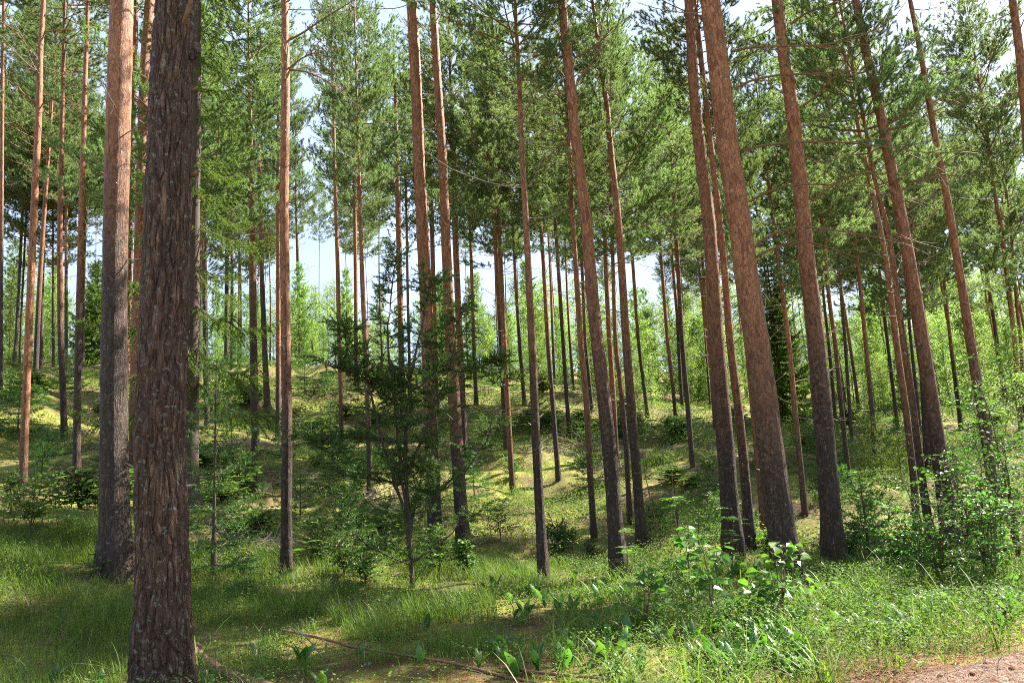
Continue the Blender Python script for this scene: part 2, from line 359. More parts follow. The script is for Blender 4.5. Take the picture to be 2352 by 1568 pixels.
def ground_mat():
    mt, nt, out = newmat("moss_and_litter"); b = NB(nt)
    geo = b.n("ShaderNodeNewGeometry")
    P = geo.outputs['Position']
    def noi(sc, det=4.0, ro=0.6):
        n_ = b.n("ShaderNodeTexNoise", Scale=sc, Detail=det, Roughness=ro); b.l(P, n_.inputs['Vector']); return n_.outputs[0]
    n1, n2, n3, n4, n5 = noi(0.55, 5.0), noi(2.3, 4.0), noi(14.0, 5.0, .7), noi(70.0, 4.0, .7), noi(0.9, 4.0)
    moss = b.ramp(b.math('ADD', b.math('MULTIPLY', n2, 0.5), b.math('MULTIPLY', n3, 0.5)), [(0.3, (0.045, 0.065, 0.014)), (0.47, (0.16, 0.18, 0.03)), (0.62, (0.40, 0.385, 0.085))])
    lit = b.ramp(b.math('ADD', b.math('MULTIPLY', n4, 0.55), b.math('MULTIPLY', n3, 0.45)), [(0.3, (0.03, 0.018, 0.012)), (0.52, (0.11, 0.066, 0.04)), (0.74, (0.34, 0.23, 0.15))])
    f = b.ramp(b.math('ADD', b.math('MULTIPLY', n1, 0.42), b.math('MULTIPLY', n3, 0.58)), [(0.475, (0, 0, 0)), (0.535, (1, 1, 1))])
    col = b.mix(f, moss, lit)
    d = b.n("ShaderNodeBump", Distance=0.05, Strength=1.0); b.l(b.math('ADD', n3, b.math('MULTIPLY', n4, 0.4)), d.inputs['Height'])
    pr = b.n("ShaderNodeBsdfPrincipled", Roughness=0.9); pr.inputs['Specular IOR Level'].default_value = 0.15
    b.l(col, pr.inputs['Base Color']); b.l(d.outputs[0], pr.inputs['Normal']); b.l(pr.outputs[0], out.inputs[0]); return mt
M['ground'] = ground_mat()
def track_mat():
    mt, nt, out = newmat("needle_strewn_track"); b = NB(nt)
    geo = b.n("ShaderNodeNewGeometry"); P = geo.outputs['Position']
    def noi(sc, det=4.0, ro=0.6):
        n_ = b.n("ShaderNodeTexNoise", Scale=sc, Detail=det, Roughness=ro); b.l(P, n_.inputs['Vector']); return n_.outputs[0]
    n1, n3, n4 = noi(1.6, 4.0), noi(25.0, 5.0, .7), noi(140.0, 3.0, .7)
    col = b.ramp(b.math('ADD', b.math('MULTIPLY', n4, 0.5), b.math('ADD', b.math('MULTIPLY', n3, 0.3), b.math('MULTIPLY', n1, 0.2))), [(0.38, (0.045, 0.028, 0.02)), (0.50, (0.16, 0.112, 0.082)), (0.60, (0.42, 0.35, 0.28))])
    d = b.n("ShaderNodeBump", Distance=0.02, Strength=1.0); b.l(b.math('ADD', n3, n4), d.inputs['Height'])
    pr = b.n("ShaderNodeBsdfPrincipled", Roughness=0.9); pr.inputs['Specular IOR Level'].default_value = 0.15
    b.l(col, pr.inputs['Base Color']); b.l(d.outputs[0], pr.inputs['Normal']); b.l(pr.outputs[0], out.inputs[0]); return mt
M['track'] = track_mat()

# ------------------------------------------------------------------ ground sheet and track
def build_ground():
    rr = np.concatenate([np.arange(0.4, 5, 0.2), np.arange(5, 30, 0.14), np.arange(30, 70, 0.4), np.geomspace(70, 600, 40)])
    a = np.concatenate([np.radians(np.arange(-42, 42, 0.3)), np.radians(np.arange(42, 318, 3.0))])
    n, k = len(rr), len(a)
    X = rr[:, None] * np.sin(a)[None, :]; Y = rr[:, None] * np.cos(a)[None, :]
    D = rr[:, None] + 0 * X
    Z = height(X, Y) + np.clip((40 - D) / 40, 0, 1) * (fbm(X / 0.45, Y / 0.45, 21, 3) - .5) * np.clip((D - 4) / 8, 0.15, 1) * 0.16
    V = np.stack([X, Y, Z], -1).reshape(-1, 3)
    i = np.arange(n - 1)[:, None] * k; j = np.arange(k)[None, :]; j2 = (j + 1) % k
    Q = np.stack([i + j, i + k + j, i + k + j2, i + j2], -1).reshape(-1, 4)[:, ::-1]
    mb = MB(); V = np.vstack([V, [0, 0, 0]]); c = len(V) - 1
    jj = np.arange(k); T = np.stack([jj, (jj + 1) % k, np.full(k, c)], -1)[:, ::-1]
    mb.add(V, Q, T)
    o = obj("ground", mb.mesh("ground", M['ground'], True)); tag(o, "mossy forest floor rising into a sunlit slope under the pines", None, None, 'structure')
    return o
build_ground()
# track edge runs from the lower middle of the view towards the right
EDGE_A, _ = hit(2040, 1580, 2.0); EDGE_B, _ = hit(2352, 1500, 2.0)
EDGE_B = np.array([EDGE_B[0] , EDGE_B[1] , 0])
_ed = EDGE_B[:2] - EDGE_A[:2]; _ed = _ed / np.linalg.norm(_ed); _en = np.array([-_ed[1], _ed[0]])
def track_side(x, y):
    """signed metres beyond the track's far edge (positive = forest side)"""
    return (np.asarray(x) - EDGE_A[0]) * _en[0] + (np.asarray(y) - EDGE_A[1]) * _en[1]
def build_track():
    s = np.arange(-14, 14, 0.12); t = np.linspace(0, 3.4, 30)
    e0 = (fbm(s * 1.3, s * 0, 5, 4) - .5) * 0.45; e1 = (fbm(s * 1.3, s * 0 + 9, 6, 4) - .5) * 0.45
    off = -(t[None, :] / 3.4) * (3.4 + e1[:, None] - e0[:, None]) + e0[:, None]
    X = EDGE_A[0] + _ed[0] * s[:, None] + _en[0] * off; Y = EDGE_A[1] + _ed[1] * s[:, None] + _en[1] * off
    edge = np.minimum(np.minimum(t, 3.4 - t) / 0.12, 1)[None, :]
    Z = height(X, Y) + 0.004 + 0.018 * edge + 0.012 * (fbm(X / .2, Y / .2, 33, 2) - .5)
    V = np.stack([X, Y, Z], -1).reshape(-1, 3); n, k = X.shape
    i = np.arange(n - 1)[:, None] * k; j = np.arange(k - 1)[None, :]
    Q = np.stack([i + j, i + j + 1, i + k + j + 1, i + k + j], -1).reshape(-1, 4)
    mb = MB(); mb.add(V, Q[:, ::-1]); o = obj("dirt_track", mb.mesh("dirt_track", M['track'], True))
    tag(o, "brown dirt track strewn with needles along the forest edge", None, None, 'structure')
build_track()

# ------------------------------------------------------------------ conifer crowns
def limb_curve(r, L, el0, el1, az, n=6, z0=0.0, wob=0.12):
    t = np.linspace(0, 1, n)
    el = el0 + (el1 - el0) * t
    a = az + np.cumsum(r.normal(size=n)) * wob
    d = np.stack([np.cos(el) * np.cos(a), np.cos(el) * np.sin(a), np.sin(el)], -1)
    P = np.zeros((n, 3)); P[0, 2] = z0
    for i in range(1, n): P[i] = P[i - 1] + d[i] * (L / (n - 1))
    return P

def pine_crown(seed, length=8.0, rad=2.0, step=0.38, dens=1.0, K=14, young=False, sparse_low=True):
    """returns (needle MB, limb MB); z=0 at crown base, trunk axis on z"""
    r = rng(seed); nb = MB(); wb = MB(); NP = []; ND = []
    z = 0.0
    side_bias = r.random() * 6.28
    while z < length - 0.25:
        t = z / length
        prof = (0.75 + 0.45 * math.sin(math.pi * min(1, t * 1.6)) ) * (1 - t ** 2.2) + 0.10
        if young: prof = (1 - t) ** 0.8 + 0.06
        nbr = r.integers(3, 6) if not young else r.integers(4, 7)
        a0 = r.random() * 6.28
        for k in range(nbr):
            az = a0 + k * 6.28 / nbr + r.normal() * .25
            Lb = rad * prof * r.uniform(0.55, 1.15) * (1 + 0.2 * math.cos(az - side_bias))
            if sparse_low and t < 0.25 and r.random() < 0.35: Lb *= 0.6
            e0 = math.radians(r.uniform(-8, 18) + 38 * t); e1 = e0 + math.radians(r.uniform(5, 32))
            if young: e0 = math.radians(20 + 30 * t + r.normal() * 6); e1 = e0 + math.radians(15)
            P = limb_curve(r, Lb, e0, e1, az, 6, z + r.normal() * .05)
            rb = max(0.005, 0.010 * Lb * (0.9 if not young else 0.6))
            tube(wb, P, np.linspace(rb, 0.004, 6), 4)
            nt_ = max(3, int(Lb / 0.13 * dens)); tt = np.linspace(0.25 if not young else 0.08, 1.0, nt_)
            cum = tt * 5; ii = np.minimum(cum.astype(int), 4); ff = (cum - ii)[:, None]
            Q = P[ii] * (1 - ff) + P[ii + 1] * ff; T = nrm(P[ii + 1] - P[ii])
            for q in range(nt_):
                if r.random() < 0.12: continue
                sgn = 1 if q % 2 else -1
                side = nrm(np.cross(T[q], [0, 0, 1.0])) * sgn
                d = nrm(T[q] * r.uniform(0.5, 1.0) + side * r.uniform(0.4, 1.0) + np.array([0, 0, r.uniform(-0.1, 0.6)]))
                l = (0.16 + 0.5 * Lb * 0.3 * (1.15 - tt[q])) * r.uniform(0.6, 1.3)
                E = Q[q] + d * l + np.array([0, 0, 0.12 * l])
                if l > 0.12:
                                        tube(wb, np.array([Q[q], E]), np.array([0.005, 0.003]), 3)
                ns = max(1, int(l / 0.065))
                for s_ in range(ns):
                    f = 1 - s_ / max(ns, 1) * 0.62
                    NP.append(Q[q] * (1 - f) + E * f + r.normal(size=3) * .07); ND.append(nrm(d + r.normal(size=3) * .35 + np.array([0, 0, .25])))
            NP.append(P[-1]); ND.append(T[-1])
        z += step * r.uniform(0.75, 1.2)
    for _ in range(6):
        NP.append(np.array([r.normal() * .05, r.normal() * .05, length - r.random() * .6])); ND.append(np.array([r.normal() * .4, r.normal() * .4, 1.0]))
        needles(nb, r, np.array(NP), np.array(ND), K=K, L=0.085 if not young else 0.10, w=0.0092 if not young else .016, seg=0.15)
    return nb, wb

def spruce_crown(seed, H=10.0, rad=1.8, step=0.3, K=16, droop=0.5, w=0.010, hang=1.0, stubL=0.06):
    r = rng(seed); nb = MB(); wb = MB(); NP = []; ND = []
    z = 0.0
    while z < H - 0.15:
        t = z / H; nbr = r.integers(4, 7); a0 = r.random() * 6.28
        for k in range(nbr):
            az = a0 + k * 6.28 / nbr + r.normal() * .2
            Lb = rad * ((1 - t) ** 0.75 + 0.04) * r.uniform(0.65, 1.1)
            e0 = math.radians(-12 * droop * 2 + 55 * t); e1 = e0 + math.radians(20)
            n = 6; P = limb_curve(r, Lb, e0, e1, az, n, z, .06)
            P[:, 2] -= droop * 0.22 * Lb * np.sin(np.linspace(0, 2.6, n))
            tube(wb, P, np.linspace(max(.005, .011 * Lb), 0.003, n), 4)
            nt_ = max(3, int(Lb / 0.085)); tt = np.linspace(0.08, 1, nt_); ii = np.minimum((tt * 5).astype(int), 4); ff = (tt * 5 - ii)[:, None]
            Q = P[ii] * (1 - ff) + P[ii + 1] * ff; T = nrm(P[ii + 1] - P[ii])
            for q in range(nt_):
                for sgn in (-1, 1):
                    side = nrm(np.cross(T[q], [0, 0, 1.0])) * sgn
                    d = nrm(T[q] * 0.7 + side * r.uniform(.5, 1) + np.array([0, 0, -0.45 * hang * r.random()]))
                    l = (0.08 + 0.28 * Lb * math.sin(min(1, tt[q] * 1.1) * 2.9) * .6) * r.uniform(.6, 1.2)
                    ns = max(1, int(l / 0.06))
                    for s_ in range(ns):
                        f = (s_ + .5) / ns; NP.append(Q[q] + d * l * f + np.array([0, 0, -hang * 0.35 * l * f * f])); ND.append(d + np.array([0, 0, -hang * .5 * f]))
            NP.append(P[-1]); ND.append(T[-1])
        z += step * r.uniform(.8, 1.15)
    for zz in np.arange(H * .75, H, 0.06): NP.append(np.array([0, 0, zz])); ND.append(np.array([0, 0, 1.0]))
    needles(nb, r, np.array(NP), np.array(ND), K=K, L=stubL, w=w, seg=0.07, spread=1.0)
    return nb, wb

def leaf_crown(seed, H=8.0, rad=1.6, base=0.12, n=2200, leaf=0.10, mat_fold=False, cl=26):
    """broadleaf crown made of leaf-size faces gathered in sprays on ascending branches"""
    r = rng(seed); nb = MB(); wb = MB()
    z = H * base; Ps = []; Ds = []
    while z < H * 0.97:
        t = (z / H - base) / (1 - base)
        for k in range(r.integers(2, 4)):
            az = r.random() * 6.28
            Lb = rad * (0.25 + 0.9 * math.sin(math.pi * min(1, 0.15 + t * .85)) ** 0.8) * r.uniform(.6, 1.1)
            P = limb_curve(r, Lb, math.radians(45), math.radians(15), az, 5, z, .15)
            tube(wb, P, np.linspace(.012 * Lb + .004, .003, 5), 4)
            for q in range(int(3 + Lb * 7)):
                f = r.uniform(.15, 1) * 4; i = min(3, int(f)); c = P[i] + (P[i + 1] - P[i]) * (f - i)
                e = c + rdir(r, 1)[0] * r.uniform(.05, .30) * min(1.2, Lb)
                m_ = r.integers(int(cl * .5), cl)
                Ps.append(e + r.normal(size=(m_, 3)) * np.array([.12, .12, .09]))
        z += H * 0.028 * r.uniform(.7, 1.3)
    P = np.concatenate(Ps)
    if len(P) > n: P = P[r.permutation(len(P))[:n]]
    D = rdir(r, len(P), -0.7, 0.3); N = nrm(rdir(r, len(P), 0.0, 1.0) + np.array([0, 0, .4]))
    quads(nb, P, D, N, leaf * (0.7 + 0.6 * r.random(len(P))), leaf * 0.75)
    return nb, wb

CR_PINE = []
for s_ in range(7):
    a, b_ = pine_crown(100 + s_, length=9.0, rad=[2.5, 2.1, 2.8, 2.3, 2.6, 2.0, 2.7][s_], dens=0.95, K=13)
    CR_PINE.append((a.mesh("pine_crown_needles", M['needle']), b_.mesh("pine_crown_limbs", M['limb'])))
CR_YOUNG = []
for s_ in range(4):
    a, b_ = pine_crown(200 + s_, length=8.0, rad=1.35, step=0.45, dens=0.65, K=8, young=True)
    CR_YOUNG.append((a.mesh("young_pine_needles", M['needle_y']), b_.mesh("young_pine_limbs", M['twig'])))
CR_BIRCH = []
for s_ in range(4):
    a, b_ = leaf_crown(300 + s_, H=8.0, rad=1.35, n=5500, leaf=0.085)
    CR_BIRCH.append((a.mesh("birch_crown_leaves", M['birchleaf']), b_.mesh("birch_crown_twigs", M['twig'])))

def trunk_mb(P, R, nseg=14, ring=0.12, seed=0, knot=0.05, flare=0.35, flake=0.02, disp=None):
    """P: (n,3) local points from base up; R radii"""
    P = np.asarray(P, float); R = np.asarray(R, float)
    zs = np.arange(P[0, 2], P[-1, 2], ring); zs = np.append(zs, P[-1, 2])
    x = np.interp(zs, P[:, 2], P[:, 0]); y = np.interp(zs, P[:, 2], P[:, 1]); rad = np.interp(zs, P[:, 2], R)
    w_ = int(0.8 / ring) * 2 + 1
    if len(zs) > w_ * 2:
        k = np.hanning(w_ + 2)[1:-1]; k /= k.sum(); h_ = w_ // 2
        def sm(a):
            ap = np.concatenate([2 * a[0] - a[h_:0:-1], a, 2 * a[-1] - a[-2:-h_ - 2:-1]]); return np.convolve(ap, k, mode='valid')
        x, y = sm(x), sm(y)
    r = rng(seed + 7)
    hgt = zs - 0.3
    rad = rad * (1 + flare * np.exp(-np.maximum(hgt + .0, 0) / 0.22))
    kz = np.cumsum(r.uniform(0.35, 0.75, 60)) + 1.5
    for q in kz: rad = rad * (1 + knot * np.exp(-((zs - q) / 0.045) ** 2) * r.uniform(.3, 1.0))
    th = np.arange(nseg) * 2 * math.pi / nseg
    lob = 1 + (0.10 if disp is None else .04) * np.exp(-np.maximum(hgt, 0) / .35)[:, None] * np.sin(th[None, :] * 4 + seed) + 0.025 * np.sin(2 * th[None, :] + seed + zs[:, None] * .3)
    fl = 1 + flake * 2 * (vn(th[None, :] * 3.0 + 50 + 0 * zs[:, None], zs[:, None] * 5.0 + seed + 0 * th[None, :], seed) - .5)
    RR = rad[:, None] * lob * fl
    if disp is not None: RR = RR * .97 + disp(th, zs) - .018
    V = np.stack([x[:, None] + RR * np.cos(th), y[:, None] + RR * np.sin(th), zs[:, None] + 0 * RR], -1).reshape(-1, 3)
    n = len(zs); i = np.arange(n - 1)[:, None] * nseg; j = np.arange(nseg)[None, :]; k = (j + 1) % nseg
    Q = np.stack([i + j, i + k, i + nseg + k, i + nseg + j], -1).reshape(-1, 4)
    mb = MB(); mb.add(V, Q); return mb

def plates(th, zs, R=0.23):
    """thick vertical bark plates for the big near trunk"""
    out = np.zeros((len(zs), len(th)))
    for i, z in enumerate(zs):
        for j, t in enumerate(th):
            ct, st = math.cos(t) * R, math.sin(t) * R
            wv = mnoise.noise(Vector((ct * 6, st * 6, z * 2.2))) * 0.03
            d, _ = mnoise.voronoi(Vector(((ct + wv) * 15, (st + wv) * 15, (z + wv * 4) * 3.4)))
            e = min(1.0, (d[1] - d[0]) / 0.26)
            f = mnoise.fractal(Vector((ct * 60, st * 60, z * 26)), 0.8, 2.0, 3)
            out[i, j] = 0.027 * (e ** 0.7) + 0.0035 * f * (0.4 + e) + (0.004 if d[0] < .25 else 0)
    return out

# dead branch variants: a thin bare limb with a few twigs, base at origin growing along +X
def dead_branch_mesh(seed, L=1.0, rb=0.011):
    r = rng(seed); mb = MB()
    n = 7; P = np.zeros((n, 3)); el = math.radians(r.uniform(-12, 25)); d = np.array([math.cos(el), r.normal() * .1, math.sin(el)])
    for i in range(1, n):
        d = nrm(d + r.normal(size=3) * .14 + np.array([0, 0, .05])); P[i] = P[i - 1] + d * L / (n - 1)
    tube(mb, P, np.linspace(rb, 0.003, n), 5)
    for q in range(int(L * 7)):
        f = r.uniform(.25, .95) * (n - 1); i = int(f); c = P[i] + (P[min(i + 1, n - 1)] - P[i]) * (f - i)
        e = nrm((P[min(i + 1, n - 1)] - P[i]) * 3 + rdir(r, 1)[0] * .8); l = r.uniform(.1, .4) * L * .8
        c2 = c + e * l * .5 + r.normal(size=3) * .02; tube(mb, np.array([c, c2, c2 + nrm(e + r.normal(size=3) * .3) * l * .5]), np.array([.004, .003, .002]), 3)
    return mb
DEAD = [dead_branch_mesh(40 + i, L).mesh("dead_branch", M['dead']) for i, L in enumerate([0.25, 0.45, 0.7, 1.0, 1.3, 1.7, 2.1])]
STUB = dead_branch_mesh(60, 0.12, 0.02).mesh("branch_stub", M['dead'])

TREES = {}
def pine_at(name_key, pts, wd, label, hc=None, H=None, bark_h=3.2, crown=True, D=None, nd=None, seed=None, rings=None, traced=(), group="tall pines in the stand", nseg=None, big=False, cs=1.0):
    """pts: image polyline from the top of the visible trunk down to its foot; wd: trunk widths in image px along it"""
    seed = seed if seed is not None else (abs(hash_s(name_key)) % 1000)
    r = rng(seed)
    bu, bv = pts[-1]
    if D is None: base, D = hit(bu, bv, 4.5)
    else:
        d = ray(bu, bv); hz = math.hypot(d[0], d[1]); base = np.array([d[0] / hz * D, d[1] / hz * D, 0.0]); base[2] = float(height(base[0], base[1]))
    hv = np.array([base[0], base[1], 0]) / D
    W = []
    for (u, v) in pts[::-1]:
        d = ray(u, v); s = D / d.dot(hv); W.append(np.array([0, 0, CAMZ]) + d * s)
    W = np.array(W); W[0] = base
    L = W - base
    ww = np.interp(np.linspace(0, 1, len(pts)), np.linspace(0, 1, len(wd)), wd)[::-1]
    dd = np.array([D / ray(u, v).dot(hv) * 1.0 for (u, v) in pts[::-1]])   # ray parameter per px at depth
    R = ww * 0.5 * dd * math.cos(math.atan2(base[0], base[1]))
    keep = [0]
    for i in range(1, len(L)):
        if L[i][2] > L[keep[-1]][2] + 0.1: keep.append(i)
    L = L[keep]; R = R[keep]
    ztop = L[-1][2]
    if hc is None: hc = max(ztop - 1.4, 5.0) if pts[0][1] > 40 else max(ztop + r.uniform(0.0, 1.2), 9.5)
    if H is None: H = hc + (r.uniform(7.5, 9.5) if D > 19 else r.uniform(5.0, 6.5))
    if D < 15 and pts[0][1] <= 40: hc = max(hc, 11.5); H = max(H, hc + 5.5)
    if D <= 19: cs *= .72
    k = np.array([0, 0, -0.3]); dirt = (L[-1] - L[max(0, len(L) - 3)]); dirt = dirt / max(dirt[2], .01)
    zz = np.linspace(ztop, H, 6)[1:]
    ext = np.array([L[-1] + np.array([dirt[0], dirt[1], 0]) * (z - ztop) * (1 - .35 * (z - ztop) / max(H - ztop, .1)) + np.array([0, 0, z - ztop]) for z in zz]) if H > ztop + .5 else np.zeros((0, 3))
    for e_, z in zip(ext, zz): e_[2] = z
    Rt = R[-1]
    Re = [Rt * max(0.06, 1 - (z - ztop) / (H - ztop + .01)) ** 0.8 for z in zz] if len(ext) else []
    P = np.vstack([L[0] + k, L, ext]); RR = np.concatenate([[R[0]], R, Re])
    root = empty("pine_tree", base); tag(root, label, "pine tree", group)
    ns = nseg or (22 if D < 16 else 14 if D < 28 else 10)
    disp = None; ring = 0.12 if D < 20 else 0.2
    if big:
        ns = 190; ring = 0.022
        Pv = P[P[:, 2] < 7.0]; 
        disp = plates
        Ph = P[P[:, 2] >= 6.5]
        low = P[:, 2] <= 6.6
        zc = 6.6
        Pl = np.vstack([P[low], [np.interp(zc, P[:, 2], P[:, 0]), np.interp(zc, P[:, 2], P[:, 1]), zc]]); Rl = np.append(RR[low], np.interp(zc, P[:, 2], RR))
        mb1 = trunk_mb(Pl, Rl, ns, ring, seed, 0.0, flare=0.0, flake=.03, disp=disp)
        Pu = np.vstack([[Pl[-1][0], Pl[-1][1], zc - .02], P[~low]]); Ru = np.append(Rl[-1] + .012, RR[~low])
        mb2 = trunk_mb(Pu, Ru, 24, .15, seed, 0.03, flare=0.0)
        mb1.add(np.concatenate(mb2.v), np.concatenate(mb2.q))
        tm = mb1.mesh("trunk", M['big_bark'], True)
    else:
        tm = trunk_mb(P, RR, ns, ring, seed, knot=0.07, flare=0.17 if D < 20 else 0.12, flake=.035).mesh("trunk", M['pine_bark'], True)
    tr = obj("trunk", tm, root); tr['bark_h'] = float(bark_h)
    def axis(z): return np.array([np.interp(z, P[:, 2], P[:, 0]), np.interp(z, P[:, 2], P[:, 1]), z])
    if crown:
        a, b_ = CR_PINE[seed % 7]
        c = obj("crown", a, root, axis(hc)); dv = Vector(axis(H) - axis(hc)); q = dv.to_track_quat('Z', 'Y')
        c.rotation_mode = 'QUATERNION'; c.rotation_quaternion = q @ Quaternion((0, 0, 1), r.random() * 6.28)
        s = (dv.length + 0.3) / 9.0; f = r.uniform(.85, 1.1) * cs; c.scale = (f, f, s)
        lb = obj("branches", b_, c)
    # dead branches below the crown
    nd = nd if nd is not None else (21 if D < 28 else 11)
    for i in range(nd):
        z = r.uniform(min(2.6, hc * .4), hc + .3) if r.random() > .3 else r.uniform(hc * .7, hc + .5)
        up = (z / hc)
        me = DEAD[min(6, max(0, int(r.normal(up * 4.2, 1.3))))] if r.random() < .8 else STUB
        e = obj("dead_branch", me, root, axis(z)); e.rotation_euler = (r.uniform(-.3, .3), r.uniform(-.35, .25), r.random() * 6.28)
        g = r.uniform(.8, 1.25); e.scale = (g, g, g)
    for i in range(12 if D < 20 else 0):
        z = r.uniform(1.2, hc); k_ = axis(z); e = obj('branch_stub', STUB, root, k_); a_ = r.random() * 6.28; rr_ = float(np.interp(z, P[:, 2], RR)) * .8; e.location = (k_[0] + rr_ * math.cos(a_), k_[1] + rr_ * math.sin(a_), z); e.rotation_euler = (0, r.uniform(-.4, .2), a_)
    for j, poly in enumerate(traced):
        Q = []
        for i, q in enumerate(poly):
            u, v = q; d = ray(u, v); off = (0.0, .1, .25, .4, .5, .6, .6, .6)[min(i, 7)] * 0.6
            Q.append(np.array([0, 0, CAMZ]) + d * ((D - off) / d.dot(hv)) - base)
        Q = np.array(Q); mb = MB()
        tq = np.linspace(0, 1, len(Q)); t2 = np.linspace(0, 1, len(Q) * 4)
        Qs = np.stack([np.interp(t2, tq, Q[:, a]) for a in range(3)], -1); kk = np.array([1, 2, 3, 2, 1.]) / 9
        for a in range(3):
            p = np.pad(Qs[:, a], 2, mode='edge'); p[0:2] = Qs[0, a]; Qs[:, a] = np.convolve(p, kk, 'valid')
        tube(mb, Qs, np.linspace(.021, .005, len(Qs)), 6)
        for q in range(9):
            i = r.integers(len(Qs) // 3, len(Qs) - 1); t_ = nrm(Qs[i] - Qs[i - 1]); e = nrm(t_ + rdir(r, 1)[0] * .7); l = r.uniform(.25, .8)
            tube(mb, np.array([Qs[i], Qs[i] + e * l * .5 + r.normal(size=3) * .03, Qs[i] + e * l]), np.array([.007, .005, .003]), 4)
        obj("dead_branch", mb.mesh("long_bare_branch", M['limb']), root)
    TREES[name_key] = (base, D, float(R[0] * 2), H, hc)
    return root
def hash_s(s):
    h = 7
    for ch in s: h = (h * 31 + ord(ch)) & 0xffffff
    return h

